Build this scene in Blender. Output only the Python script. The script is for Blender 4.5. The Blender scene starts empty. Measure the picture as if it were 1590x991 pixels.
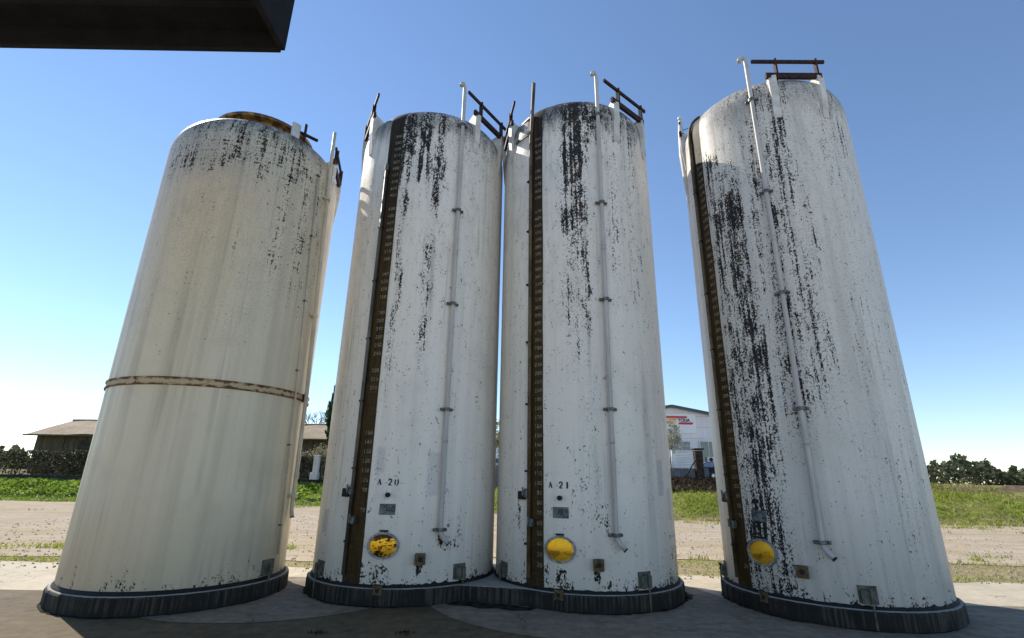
import bpy, bmesh, math, random
from mathutils import Vector, Matrix
random.seed(7)
sc = bpy.context.scene
COL = sc.collection
rad = math.radians
PI = math.pi

# ------------------------------------------------------------------ helpers
def link(name, me, parent=None, mat=None, smooth=False):
    o = bpy.data.objects.new(name, me)
    COL.objects.link(o)
    if parent is not None:
        o.parent = parent
    if mat is not None and me is not None:
        for m in (mat if isinstance(mat, (list, tuple)) else [mat]):
            me.materials.append(m)
    if smooth and me is not None:
        me.polygons.foreach_set('use_smooth', [True] * len(me.polygons))
    return o

def thing(name, label, cat, loc=(0, 0, 0), rz=0, group=None):
    o = bpy.data.objects.new(name, None)
    COL.objects.link(o)
    o.empty_display_size = .3
    o.location = loc
    o.rotation_euler = (0, 0, rz)
    tag(o, label, cat, group)
    return o

def tag(o, label, cat, group=None):
    o['label'] = label
    o['category'] = cat
    if group:
        o['group'] = group
    return o

class MB:
    """collects raw geometry for ONE mesh"""
    def __init__(s):
        s.v = []; s.f = []; s.mi = []
    def add(s, vs, fs, mi=0):
        n = len(s.v)
        s.v += [tuple(p) for p in vs]
        s.f += [tuple(i + n for i in f) for f in fs]
        s.mi += [mi] * len(fs)
    def box(s, c, d, M=None, mi=0, bev=0.0):
        x, y, z = d[0] / 2, d[1] / 2, d[2] / 2
        b = min(bev, x * .6, y * .6, z * .6)
        if b <= 0:
            vs = [(-x, -y, -z), (x, -y, -z), (x, y, -z), (-x, y, -z), (-x, -y, z), (x, -y, z), (x, y, z), (-x, y, z)]
            fs = [(0, 3, 2, 1), (4, 5, 6, 7), (0, 1, 5, 4), (1, 2, 6, 5), (2, 3, 7, 6), (3, 0, 4, 7)]
        else:
            bm = bmesh.new()
            bmesh.ops.create_cube(bm, size=1)
            bmesh.ops.scale(bm, vec=(d[0], d[1], d[2]), verts=bm.verts)
            bmesh.ops.bevel(bm, geom=bm.edges[:], offset=b, segments=1, affect='EDGES')
            bm.verts.index_update()
            vs = [v.co.copy() for v in bm.verts]
            fs = [[v.index for v in f.verts] for f in bm.faces]
            bm.free()
        c = Vector(c)
        vs = [(M @ Vector(v) if M else Vector(v)) + c for v in vs]
        s.add(vs, fs, mi)
    def bar(s, a, b, w, h, up=(0, 0, 1), mi=0, bev=0.0):
        a, b = Vector(a), Vector(b)
        d = b - a
        z = d.normalized()
        x = Vector(up).cross(z)
        if x.length < 1e-4:
            x = Vector((1, 0, 0)).cross(z)
        x.normalize()
        y = z.cross(x)
        M = Matrix((x, y, z)).transposed()
        s.box((a + b) / 2, (w, h, d.length), M, mi, bev)
    def tube(s, pts, r, n=12, cap=True, mi=0):
        pts = [Vector(p) for p in pts]
        rs = r if isinstance(r, (list, tuple)) else [r] * len(pts)
        rings = []
        t0 = (pts[1] - pts[0]).normalized()
        x = t0.orthogonal().normalized()
        for i, p in enumerate(pts):
            if i == 0: t = t0
            elif i == len(pts) - 1: t = (pts[i] - pts[i - 1]).normalized()
            else: t = ((pts[i + 1] - p).normalized() + (p - pts[i - 1]).normalized()).normalized()
            x = (x - t * x.dot(t)).normalized()
            y = t.cross(x)
            rings.append([p + (x * math.cos(2 * PI * k / n) + y * math.sin(2 * PI * k / n)) * rs[i] for k in range(n)])
        vs = [v for q in rings for v in q]
        fs = [(i * n + k, i * n + (k + 1) % n, (i + 1) * n + (k + 1) % n, (i + 1) * n + k) for i in range(len(pts) - 1) for k in range(n)]
        if cap:
            fs.append(tuple(reversed(range(n))))
            fs.append(tuple(range((len(pts) - 1) * n, len(pts) * n)))
        s.add(vs, fs, mi)
    def lathe(s, prof, n=64, a0=0, a1=2 * PI, mi=0):
        full = abs(a1 - a0 - 2 * PI) < 1e-6
        m = n if full else n + 1
        vs = [(r * math.cos(a0 + (a1 - a0) * k / n), r * math.sin(a0 + (a1 - a0) * k / n), z) for r, z in prof for k in range(m)]
        fs = []
        for i in range(len(prof) - 1):
            for k in range(n):
                k2 = (k + 1) % m
                fs.append((i * m + k, i * m + k2, (i + 1) * m + k2, (i + 1) * m + k))
        s.add(vs, fs, mi)
    def prism(s, poly, z0, z1, mi=0):
        n = len(poly)
        vs = [(x, y, z0) for x, y in poly] + [(x, y, z1) for x, y in poly]
        fs = [tuple(reversed(range(n))), tuple(range(n, 2 * n))] + [(i, (i + 1) % n, n + (i + 1) % n, n + i) for i in range(n)]
        s.add(vs, fs, mi)
    def build(s, name, mat=None, parent=None, smooth=False):
        me = bpy.data.meshes.new(name)
        me.from_pydata(s.v, [], s.f)
        o = link(name, me, parent, mat, smooth)
        if any(s.mi):
            me.polygons.foreach_set('material_index', s.mi)
        me.update()
        return o

def autosmooth(o, deg=35):
    me = o.data
    bm = bmesh.new(); bm.from_mesh(me)
    for e in bm.edges:
        e.smooth = not (len(e.link_faces) == 2 and e.calc_face_angle(0) > rad(deg))
    for f in bm.faces: f.smooth = True
    bm.to_mesh(me); bm.free()
    return o

# ------------------------------------------------------------------ material graph helper
class G:
    def __init__(s, name):
        s.mat = bpy.data.materials.new(name)
        s.mat.use_nodes = True
        s.nt = s.mat.node_tree
        s.N = s.nt.nodes; s.L = s.nt.links
        s.b = s.N['Principled BSDF']
        s.tc = s.N.new('ShaderNodeTexCoord')
        s.obj = s.tc.outputs['Object']
        s._xyz = None
    def put(s, sock, v):
        if hasattr(v, 'is_linked') or isinstance(v, bpy.types.NodeSocket):
            s.L.new(v, sock)
        else:
            sock.default_value = v
    def m(s, op, a, b=None, c=None, clamp=False):
        n = s.N.new('ShaderNodeMath'); n.operation = op; n.use_clamp = clamp
        for i, v in enumerate((a, b, c)):
            if v is not None: s.put(n.inputs[i], v)
        return n.outputs[0]
    def add(s, *a):
        r = a[0]
        for q in a[1:]: r = s.m('ADD', r, q)
        return r
    def mul(s, *a):
        r = a[0]
        for q in a[1:]: r = s.m('MULTIPLY', r, q)
        return r
    def xyz(s):
        if s._xyz is None:
            n = s.N.new('ShaderNodeSeparateXYZ'); s.L.new(s.obj, n.inputs[0]); s._xyz = n.outputs
        return s._xyz
    def vec(s, x, y, z):
        n = s.N.new('ShaderNodeCombineXYZ')
        for i, v in enumerate((x, y, z)): s.put(n.inputs[i], v)
        return n.outputs[0]
    def vmul(s, v, k):
        n = s.N.new('ShaderNodeVectorMath'); n.operation = 'MULTIPLY'
        s.put(n.inputs[0], v); n.inputs[1].default_value = k
        return n.outputs[0]
    def noise(s, v, scale, detail=4, rough=.55, dist=0):
        n = s.N.new('ShaderNodeTexNoise')
        s.put(n.inputs['Vector'], v); n.inputs['Scale'].default_value = scale
        n.inputs['Detail'].default_value = detail; n.inputs['Roughness'].default_value = rough
        n.inputs['Distortion'].default_value = dist
        return n.outputs[0]
    def voro(s, v, scale, feat='F1', out=0):
        n = s.N.new('ShaderNodeTexVoronoi'); n.feature = feat
        s.put(n.inputs['Vector'], v); n.inputs['Scale'].default_value = scale
        return n.outputs[out]
    def sst(s, v, a, b, o0=0., o1=1.):
        n = s.N.new('ShaderNodeMapRange'); n.interpolation_type = 'SMOOTHSTEP'
        s.put(n.inputs[0], v); s.put(n.inputs[1], a); s.put(n.inputs[2], b); n.inputs[3].default_value = o0; n.inputs[4].default_value = o1
        return n.outputs[0]
    def lin(s, v, a, b, o0=0., o1=1.):
        n = s.N.new('ShaderNodeMapRange')
        s.put(n.inputs[0], v); n.inputs[1].default_value = a; n.inputs[2].default_value = b; n.inputs[3].default_value = o0; n.inputs[4].default_value = o1
        return n.outputs[0]
    def mix(s, f, a, b, mode='MIX'):
        n = s.N.new('ShaderNodeMix'); n.data_type = 'RGBA'; n.blend_type = mode
        s.put(n.inputs['Factor'], f)
        for k, v in (('A', a), ('B', b)):
            sk = [i for i in n.inputs if i.name == k and i.type == 'RGBA'][0]
            s.put(sk, (*v, 1) if isinstance(v, tuple) and len(v) == 3 else v)
        return [o for o in n.outputs if o.type == 'RGBA'][0]
    def bump(s, h, strength=.3, dist=.01):
        n = s.N.new('ShaderNodeBump'); n.inputs['Strength'].default_value = strength; n.inputs['Distance'].default_value = dist
        s.L.new(h, n.inputs['Height']); s.L.new(n.outputs[0], s.b.inputs['Normal'])
    def done(s, col, rough=.7, metal=0., spec=.5):
        s.put(s.b.inputs['Base Color'], (*col, 1) if isinstance(col, tuple) else col)
        s.put(s.b.inputs['Roughness'], rough); s.put(s.b.inputs['Metallic'], metal)
        s.put(s.b.inputs['Specular IOR Level'], spec)
        return s.mat

def simple(name, c, rough=.7, metal=0., var=.25, scale=8., c2=None, bump=.0, stretch=(1, 1, 1), spec=.4):
    g = G(name)
    v = g.vmul(g.obj, stretch)
    n = g.noise(v, scale, 6, .6)
    n2 = g.noise(v, scale * 6, 3, .6)
    f = g.sst(g.add(g.mul(n, .75), g.mul(n2, .25)), .35, .65)
    lo = tuple(k * (1 - var) for k in c)
    hi = c2 or tuple(min(1, k * (1 + var * .5)) for k in c)
    if bump: g.bump(n2, bump, .01)
    return g.done(g.mix(f, lo, hi), rough, metal, spec)

# ------------------------------------------------------------------ tank constants
R = 1.4
RIM = .21
TANKS = dict(a=((-1.640, 8.783), 7.30, .80), b=((1.212, 8.608), 7.40, .85), c=((4.69, 8.01), 7.40, .85), d=((-4.80, 8.075), 6.50, .80))

def profile(zs, b, n=22):
    pr = []
    for i in range(n + 1):
        t = (i / n) ** 1.5 * PI / 2
        pr.append((R * math.cos(t) ** .7 if i < n else .0, zs + b * math.sin(t) ** .7))
    return pr

def prof_at(pr, t):
    """radius at height z on the dome"""
    for (r0, z0), (r1, z1) in zip(pr, pr[1:]):
        if z0 <= t <= z1:
            return r0 + (r1 - r0) * (t - z0) / max(1e-6, z1 - z0)
    return R

def P(phi, z, r=R):
    a = rad(phi)
    return Vector((r * math.cos(a), r * math.sin(a), z))

# ------------------------------------------------------------------ paint of a tank (stains and peeled flakes keep their own shapes)
def tank_paint(name, regions, base=(.86, .795, .705), tint=(.70, .66, .59), seed=0., dome_dirt=1., horiz=0., dome_z=7.30, warm=(.62, .58, .50), greys=(), spots=()):
    """regions: (theta deg, half width deg, z low, z high, soft z, strength)  theta 0 = towards the yard"""
    g = G(name)
    x, y, z = g.xyz()
    th = g.m('ARCTAN2', x, g.m('MULTIPLY', y, -1))
    u = g.mul(th, R)
    uv = g.vec(g.add(u, seed), z, seed)
    # columnar streaks and little flakes
    st = g.noise(g.vec(g.mul(g.add(u, seed), 21.), g.mul(z, .5), seed), 1., 3, .55)
    fl = g.noise(g.vec(g.mul(g.add(u, seed), 34.), g.mul(z, 26.), seed), 1., 4, .62, .3)
    fl2 = g.noise(g.vec(g.mul(g.add(u, seed), 75.), g.mul(z, 46.), seed + 3), 1., 3, .65)
    hz = g.noise(g.vec(g.mul(u, 2.), g.mul(z, 22.), seed), 1., 4, .6)
    big = g.noise(uv, 1.2, 4, .6)
    mid = g.noise(g.vec(g.mul(g.add(u, seed), 13.), g.mul(z, 4.5), seed + 5), 1., 4, .65)
    D = g.add(g.mul(st, .29), g.mul(mid, .20), g.mul(fl, .25), g.mul(fl2, .26))
    if horiz:
        D = g.add(g.mul(D, 1 - horiz), g.mul(hz, horiz))
    warp = g.add(g.noise(g.vec(g.mul(u, 2.6), g.mul(z, 1.1), seed + 21), 1., 4, .65), -.5)
    warp2 = g.add(g.noise(g.vec(g.mul(u, 9.), g.mul(z, .8), seed + 31), 1., 4, .65), -.5)
    thw = g.add(th, g.mul(warp, .28)); zw = g.add(z, g.mul(warp2, 2.6))
    W = None
    for (tc, hw, z0, z1, sz, k) in regions:
        a = g.m('ABSOLUTE', g.m('SUBTRACT', thw, rad(tc)))
        wt = g.sst(a, rad(hw * .35), rad(hw * 1.3), 1., 0.)
        wz = g.mul(g.sst(zw, z0 - sz, z0 + sz), g.sst(zw, z1 - .25, z1 + .25, 1., 0.))
        w = g.mul(wt, wz, k)
        W = w if W is None else g.m('MAXIMUM', W, w)
    W = g.mul(W, g.lin(g.noise(g.vec(g.mul(u, 4.), g.mul(z, 1.7), seed + 41), 1., 3, .6), .3, .7, .72, 1.22))
    thr = g.m('SUBTRACT', .675, g.mul(W, .190))
    mask = g.sst(g.m('SUBTRACT', D, thr), -.012, .012)
    # pinhole flakes everywhere, sparse
    pin = g.mul(g.sst(g.voro(g.vec(g.mul(u, 9.), g.mul(z, 6.), seed), 1.), .12, .09), g.sst(g.noise(uv, 2.3, 3, .6), .64, .72))
    pin = g.mul(pin, g.sst(fl2, .50, .56))
    # flakes just above the rim
    low = g.sst(g.add(g.mul(fl, .45), g.mul(mid, .35), g.mul(fl2, .2), g.mul(warp, .28), g.lin(z, 0., .45, .055, -.11)), .575, .59)
    mask = g.m('MAXIMUM', mask, g.m('MAXIMUM', pin, low))
    # single scars: below fittings, round the pipe feet
    for (tc, hw, z0, z1, k) in spots:
        a = g.m('ABSOLUTE', g.m('SUBTRACT', th, rad(tc)))
        w = g.mul(g.sst(a, rad(hw * .5), rad(hw * 1.2), 1., 0.), g.sst(z, z0 - .04, z0 + .05), g.sst(z, z1 - .05, z1 + .04, 1., 0.), k)
        sp = g.sst(g.add(g.mul(fl, .45), g.mul(mid, .30), g.mul(fl2, .25), g.mul(w, .14)), .590, .605)
        mask = g.m('MAXIMUM', mask, sp)
    # base colour: chalky white with grey runs, cool blooms and worn grey film next to the stains
    runs = g.sst(g.noise(g.vec(g.mul(u, 5.), g.mul(z, .16), seed + 9), 1., 5, .6), .4, .75)
    fine = g.sst(g.noise(g.vec(g.mul(u, 40.), g.mul(z, 40.), seed), 1., 3, .6), .52, .72)
    c = g.mix(g.mul(runs, .8), base, tint)
    c = g.mix(g.mul(g.sst(big, .5, .75), .35), c, tuple(k * .88 for k in warm))
    c = g.mix(g.mul(fine, g.sst(g.noise(uv, 1.1, 3, .5), .4, .65), .30), c, (.36, .37, .37))
    # speckled mildew film
    if hasattr(W, 'is_linked'):
        film = g.mul(g.sst(W, .05, .8), g.sst(g.add(g.mul(fl, .5), g.mul(fl2, .5)), .46, .62), .55)
        c = g.mix(film, c, (.30, .32, .31))
        c = g.mix(g.mul(g.sst(g.add(g.mul(mid, .4), g.mul(fl2, .6)), .50, .60), g.sst(z, 2.2, 6.), .34), c, (.30, .31, .30))
    # grimy dome
    dome = g.mul(g.sst(g.add(z, g.mul(warp2, 1.0)), dome_z - .25, dome_z + .38), g.sst(g.add(g.mul(fl, .30), g.mul(fl2, .25), g.mul(mid, .25), g.mul(big, .20)), .38, .53), dome_dirt)
    c = g.mix(g.m('MULTIPLY', dome, .9, clamp=True), c, (.035, .034, .03))
    drip = g.mul(g.sst(g.noise(g.vec(g.mul(u, 11.), g.mul(z, .22), seed + 51), 1., 4, .6), .53, .70), g.sst(g.noise(uv, .9, 2, .5), .40, .62))
    c = g.mix(g.mul(drip, .42), c, (.30, .29, .24))
    # patched repairs in grey primer
    for (tc, hw, z0, z1, k) in greys:
        a = g.m('ABSOLUTE', g.m('SUBTRACT', th, rad(tc)))
        e = g.mul(g.add(fl, -.5), .12)
        w = g.mul(g.sst(g.add(a, e), rad(hw) , rad(hw) + .012, 1., 0.), g.sst(g.add(z, e), z0, z0 + .03), g.sst(g.add(z, e), z1, z1 + .03, 1., 0.))
        c = g.mix(g.mul(w, k), c, (.40, .41, .43))
    brown = g.mix(g.sst(g.noise(uv, 6., 4, .6), .5, .64), (.012, .012, .013), (.055, .034, .014))
    c = g.mix(mask, c, brown)
    g.bump(g.add(g.mul(mask, -.8), g.mul(g.noise(uv, 30., 3), .3), g.mul(g.noise(g.vec(g.mul(u, .5), g.mul(z, 7.), seed), 1., 3, .5), 1.1), g.mul(g.noise(g.vmul(uv, (1., .5, 1.)), 1.3, 2), 4.5)), .45, .006)
    return g.done(c, g.add(.40, g.mul(mask, .3), g.mul(runs, .22)), 0., .4)

def strip_mat():
    g = G('bare_brown_laminate')
    x, y, z = g.xyz()
    th = g.m('ARCTAN2', x, g.m('MULTIPLY', y, -1))
    u = g.mul(th, R)
    n = g.noise(g.vec(g.mul(u, 18.), g.mul(z, 1.2), 0.), 1., 5, .6)
    w = g.noise(g.vec(g.mul(u, 6.), g.mul(z, 28.), 2.), 1., 4, .6)
    c = g.mix(g.sst(n, .35, .68), (.064, .037, .010), (.030, .017, .006))
    c = g.mix(g.mul(g.sst(w, .5, .7), .5), c, (.105, .065, .02))
    c = g.mix(g.sst(z, 4.2, 7.2), c, g.mix(g.sst(n, .4, .6), (.014, .010, .006), (.040, .026, .011)))
    g.bump(w, .25, .004)
    return g.done(c, .62, 0., .18)

M = {}
M['strip'] = strip_mat()
M['numeral'] = simple('faded_cream_numeral_paint', (.30, .265, .19), .8, var=.65, scale=14)
M['stencil'] = simple('black_stencil_paint', (.025, .025, .03), .7, var=.5, scale=20)
M['pipe_white'] = simple('white_plastic_pipe', (.50, .48, .45), .45, var=.16, scale=3, stretch=(3, 3, .6))
M['pipe_cream'] = simple('cream_plastic_pipe', (.60, .54, .42), .5, var=.2, scale=3)
M['gauge'] = simple('weathered_gauge_tube', (.085, .075, .055), .42, var=.5, scale=1.5, c2=(.15, .14, .115), stretch=(1, 1, .5))
M['gauge_rust'] = simple('rusty_brown_pipe', (.10, .062, .030), .6, var=.5, scale=2.5, c2=(.17, .12, .07))
M['clamp'] = simple('dull_galvanised_clamp', (.13, .14, .14), .55, .6, var=.5, scale=30, c2=(.24, .25, .24))
M['rust'] = simple('rusted_angle_iron', (.025, .012, .010), .75, .2, var=.5, scale=18, c2=(.060, .024, .016), bump=.4)
M['black'] = simple('black_rubber', (.012, .012, .014), .7, var=.4, scale=20)
M['lug'] = simple('white_painted_lug', (.64, .62, .58), .55, var=.25, scale=6)
M['brass'] = simple('tarnished_brown_flange', (.10, .062, .022), .55, .25, var=.5, scale=25, c2=(.19, .125, .05), bump=.3)
M['bracket'] = simple('olive_grey_bracket', (.10, .105, .075), .65, .1, var=.45, scale=14, c2=(.17, .17, .13))
M['tar'] = simple('black_tar_seal', (.010, .010, .010), .75, var=.5, scale=18, bump=.8)
M['plate'] = None

def plate_mat():
    g = G('scratched_grey_plate')
    n = g.noise(g.obj, 9., 6, .7)
    n2 = g.noise(g.obj, 40., 4, .6)
    c = g.mix(g.sst(n, .42, .6), (.035, .042, .05), (.15, .17, .18))
    c = g.mix(g.mul(g.sst(n2, .55, .68), .7), c, (.34, .37, .38))
    return g.done(c, .5, .2)
M['plate'] = plate_mat()

def gold_mat(name, dirty):
    g = G(name)
    v = g.vmul(g.obj, (1, 1, 2.2))
    n = g.noise(v, 9. if dirty else 5., 6, .62)
    n2 = g.noise(g.vmul(g.obj, (1, 1, 3.)), 28., 4, .6)
    z = g.xyz()[2]
    gold = g.mix(g.sst(n2, .4, .65), (1.0, .47, .012), (1.0, .64, .07))
    if dirty:
        f = g.sst(g.add(g.mul(n, .7), g.mul(n2, .3), g.mul(g.sst(z, .03, .13), .10), g.mul(g.sst(z, -.06, -.13), .09)), .52, .548)
        c = g.mix(f, gold, (.05, .024, .006))
    else:
        band = g.mul(g.sst(g.m('ABSOLUTE', g.add(z, .05)), .0, .05, 1., .0), .10)
        f = g.sst(g.add(g.mul(n, .6), g.mul(n2, .4), band), .545, .63)
        c = g.mix(g.mul(f, .75), gold, (.22, .11, .015))
    g.bump(n2, .2, .004)
    return g.done(c, .34, .75, .5)
M['gold_dirty'] = gold_mat('flaking_gold_lacquer', True)
M['gold'] = gold_mat('gold_lacquer', False)
M['ring'] = simple('grey_manhole_rim', (.28, .28, .28), .5, .2, var=.5, scale=20, c2=(.42, .42, .42))

# ------------------------------------------------------------------ stroke lettering (units: 1 high)
GL = {
 '0': ([[(.5, 1), (.22, .86), (.12, .5), (.22, .14), (.5, 0)], [(.5, 1), (.78, .86), (.88, .5), (.78, .14), (.5, 0)]]),
 '1': ([[(.25, .82), (.5, 1)], [(.5, 1), (.5, 0)], [(.3, .01), (.7, .01)]]),
 '2': ([[(.14, .72), (.25, .95), (.5, 1), (.8, .88), (.82, .66), (.6, .42), (.14, .06)], [(.14, .03), (.86, .03)]]),
 '3': ([[(.16, .9), (.5, 1), (.8, .84), (.76, .62), (.45, .52)], [(.45, .52), (.82, .4), (.84, .15), (.5, 0), (.14, .12)]]),
 '4': ([[(.62, 0), (.62, 1), (.1, .3), (.9, .3)]]),
 '5': ([[(.82, .97), (.24, .97), (.2, .56), (.55, .6), (.84, .42), (.8, .12), (.5, 0), (.14, .1)]]),
 '6': ([[(.8, .92), (.5, 1), (.2, .75), (.13, .35), (.3, .02), (.6, 0), (.86, .2), (.8, .48), (.5, .58), (.2, .42)]]),
 '7': ([[(.12, .97), (.86, .97), (.5, .45), (.42, 0)]]),
 '8': ([[(.5, .54), (.2, .68), (.24, .93), (.5, 1), (.76, .93), (.8, .68), (.5, .54), (.14, .32), (.2, .06), (.5, 0), (.8, .06), (.86, .32), (.5, .54)]]),
 '9': ([[(.8, .6), (.5, .42), (.2, .54), (.14, .8), (.4, 1), (.7, .98), (.86, .65), (.8, .25), (.5, 0), (.2, .08)]]),
 'A': ([[(.08, 0), (.46, .97)], [(.40, .97), (.82, 0)], [(.24, .32), (.6, .32)]]),
 '-': ([[(.25, .45), (.7, .45)]]),
}
HEAVY = {'A': (.12, .24, .07), '-': (.11,), '0': (.24, .24), '1': (.14, .30, .12), '2': (.22, .18)}
def lettering(mb, text, phi0, z0, h, adv, r, thick, heavy=False, cut=0.):
    """painted marks curved with the shell: phi0 = left edge, z0 = baseline"""
    for i, ch in enumerate(text):
        if ch == ' ': continue
        for si, stroke in enumerate(GL[ch]):
            t = HEAVY.get(ch, (thick,) * 9)[si] if heavy else thick
            t *= h
            pts = []
            for a, b in zip(stroke, stroke[1:]):
                n = 3
                for k in range(n): pts.append((a[0] + (b[0] - a[0]) * k / n, a[1] + (b[1] - a[1]) * k / n))
            pts.append(stroke[-1])
            if heavy and ch == '0': pts = pts[2:-2]         # stencil bridges at top and bottom
            prev = None
            for k, (px, py) in enumerate(pts):
                q0 = pts[max(0, k - 1)]; q1 = pts[min(len(pts) - 1, k + 1)]
                dx, dy = (q1[0] - q0[0]) * .75, (q1[1] - q0[1])
                L = math.hypot(dx, dy) or 1
                nx, ny = -dy / L, dx / L
                sx = i * adv + px * h * .75
                cur = []
                for sg in (-.5, .5):
                    uu = sx + nx * t * sg; zz = z0 + py * h + ny * t * sg
                    cur.append(P(phi0 + math.degrees(uu / R), zz, r))
                if prev and random.random() >= cut:
                    mb.add([prev[0], prev[1], cur[1], cur[0]], [(0, 1, 2, 3)])
                prev = cur

# ------------------------------------------------------------------ one tank
def patch(mb, pa, pb, za, zb, r, n=6, m=2, th=0.):
    vs = []
    for j in range(m + 1):
        for i in range(n + 1):
            vs.append(P(pa + (pb - pa) * i / n, za + (zb - za) * j / m, r))
    w = n + 1
    mb.add(vs, [(j * w + i, j * w + i + 1, (j + 1) * w + i + 1, (j + 1) * w + i) for j in range(m) for i in range(n)])

def solid_patch(mb, pa, pb, za, zb, r0, r1, n=5):
    """a curved block standing on the shell"""
    vs = []
    for r in (r0, r1):
        for z in (za, zb):
            for i in range(n + 1): vs.append(P(pa + (pb - pa) * i / n, z, r))
    w = n + 1
    fs = []
    for i in range(n):
        fs += [(2 * w + i, 2 * w + i + 1, 3 * w + i + 1, 3 * w + i), (i, w + i, w + i + 1, i + 1),
               (w + i, 3 * w + i, 3 * w + i + 1, w + i + 1), (i, i + 1, 2 * w + i + 1, 2 * w + i)]
    fs += [(0, 2 * w, 3 * w, w), (n, w + n, 3 * w + n, 2 * w + n)]
    mb.add(vs, fs)

def ring_ellipse(mb, c, ex, ez, out, a, b, wid, depth, n=36):
    """raised oval rim"""
    pr = [(1, 0), (1, depth), (1 - wid / a, depth), (1 - wid / a, 0)]
    vs = []
    for k in range(n):
        t = 2 * PI * k / n
        for s, d in pr:
            vs.append(c + ex * (a - (1 - s) * a) * math.cos(t) + ez * (b - (1 - s) * a) * math.sin(t) + out * d)
    fs = []
    for k in range(n):
        k2 = (k + 1) % n
        for j in range(3): fs.append((k * 4 + j, k2 * 4 + j, k2 * 4 + j + 1, k * 4 + j + 1))
    mb.add(vs, fs)

def frame(phi):
    a = rad(phi)
    out = Vector((math.cos(a), math.sin(a), 0))
    ex = Vector((-math.sin(a), math.cos(a), 0))
    return ex, out, Vector((0, 0, 1))

def oval_disc(name, phi, z, a, b, r, mat, parent, bulge=.012):
    """slightly crowned oval plate; local origin at its centre"""
    ex, out, ez = frame(phi)
    mb = MB(); n = 36
    vs = [out * bulge]; fs = []
    for j, s in enumerate((.35, .7, 1)):
        for k in range(n):
            t = 2 * PI * k / n
            vs.append(ex * a * s * math.cos(t) + ez * b * s * math.sin(t) + out * bulge * (1 - s * s))
    for k in range(n): fs.append((0, 1 + k, 1 + (k + 1) % n))
    for j in range(2):
        for k in range(n):
            k2 = (k + 1) % n
            fs.append((1 + j * n + k, 1 + (j + 1) * n + k, 1 + (j + 1) * n + k2, 1 + j * n + k2))
    mb.add(vs, fs)
    o = mb.build(name, mat, parent, True)
    o.location = P(phi, z, r)
    return o

def flange(phi, z, w, h, parent):
    ex, out, ez = frame(phi)
    Mx = Matrix((ex, ez, out)).transposed()
    mb = MB()
    mb.tube([P(phi, z, R - .03), P(phi, z, R + .06)], w * .40, 16)
    mb.box(P(phi, z, R + .07), (w, h, .03), Mx, 0, .008)
    o = mb.build('outlet_flange', M['brass'], parent)
    mb = MB()
    c = P(phi, z, 0) + Vector((0, 0, 0))
    vs = []; n = 18
    for rr, d in ((w * .34, .086), (w * .34, .094), (w * .24, .094), (w * .24, .0895)):
        for k in range(n):
            t = 2 * PI * k / n
            vs.append(P(phi, z, R + d) + ex * rr * math.cos(t) + ez * rr * math.sin(t))
    fs = [(j * n + k, j * n + (k + 1) % n, (j + 1) * n + (k + 1) % n, (j + 1) * n + k) for j in range(3) for k in range(n)]
    mb.add(vs, fs)
    mb.build('gasket_ring', M['brass'], o)
    mb = MB()
    mb.tube([P(phi, z, R + .07), P(phi, z, R + .0905)], w * .235, 16)
    mb.build('bore', M['black'], o)
    for sx in (-1, 1):
        for sz in (-1, 1):
            b = MB()
            q = P(phi, z, R + .083) + ex * w * .41 * sx + ez * h * .41 * sz
            b.tube([q, q + out * .012], .009, 6)
            b.build('bolt', M['clamp'], o)
    return o

def guard_rail(pa, pb, zl, parent, pr, ext0=.30, ext1=.13, front_first=True):
    """two white lugs welded to the shoulder carrying rusty rails"""
    A = P(pa, zl, 1.43); B = P(pb, zl, 1.43)
    d = (B - A).normalized(); L = (B - A).length
    root = MB()
    root.bar(A - d * .10 + Vector((0, 0, .07)), B + d * .04 + Vector((0, 0, .07)), .05, .10, (0, 0, 1))
    o = root.build('guard_rail', M['rust'], parent)
    up = MB()
    up.bar(A - d * ext0 + Vector((0, 0, .37)), B + d * ext1 + Vector((0, 0, .37)), .036, .055, (0, 0, 1))
    up.build('top_rail', M['rust'], o)
    for q in (A, B):
        ps = MB()
        out = Vector((q.x, q.y, 0)).normalized()
        s = q + d * (.09 if q is A else -.02)
        ps.bar(s + Vector((0, 0, .0)), s + Vector((0, 0, .42)), .07, .03, d)
        ps.build('post', M['rust'], o)
        lg = MB()
        ex = Vector((-out.y, out.x, 0))
        base = out * (R - .02); w = .058
        zb = zl - .75
        # tapered fin from the shell up to above the shoulder
        prof = [(R - .03, zb), (R + .015, zb), (R + .055, zl - .30), (R + .06, zl + .06), (R - .03, zl + .09), (R - .17, zl + .02), (R - .17, zl - .36)]
        vs = [out * a + ex * sgn * w + Vector((0, 0, b)) for sgn in (-1, 1) for a, b in prof]
        n = len(prof)
        lg.add(vs, [tuple(range(n)), tuple(reversed(range(n, 2 * n)))] + [(i, i + n, (i + 1) % n + n, (i + 1) % n) for i in range(n)])
        lg.build('lug', M['lug'], o)
        bt = MB()
        c = out * (R - .0) + ex * .02 + Vector((0, 0, zl + .07))
        bt.box(c, (.05, .05, .07))
        bt.build('rail_bolt', M['rust'], o)
    return o

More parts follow.
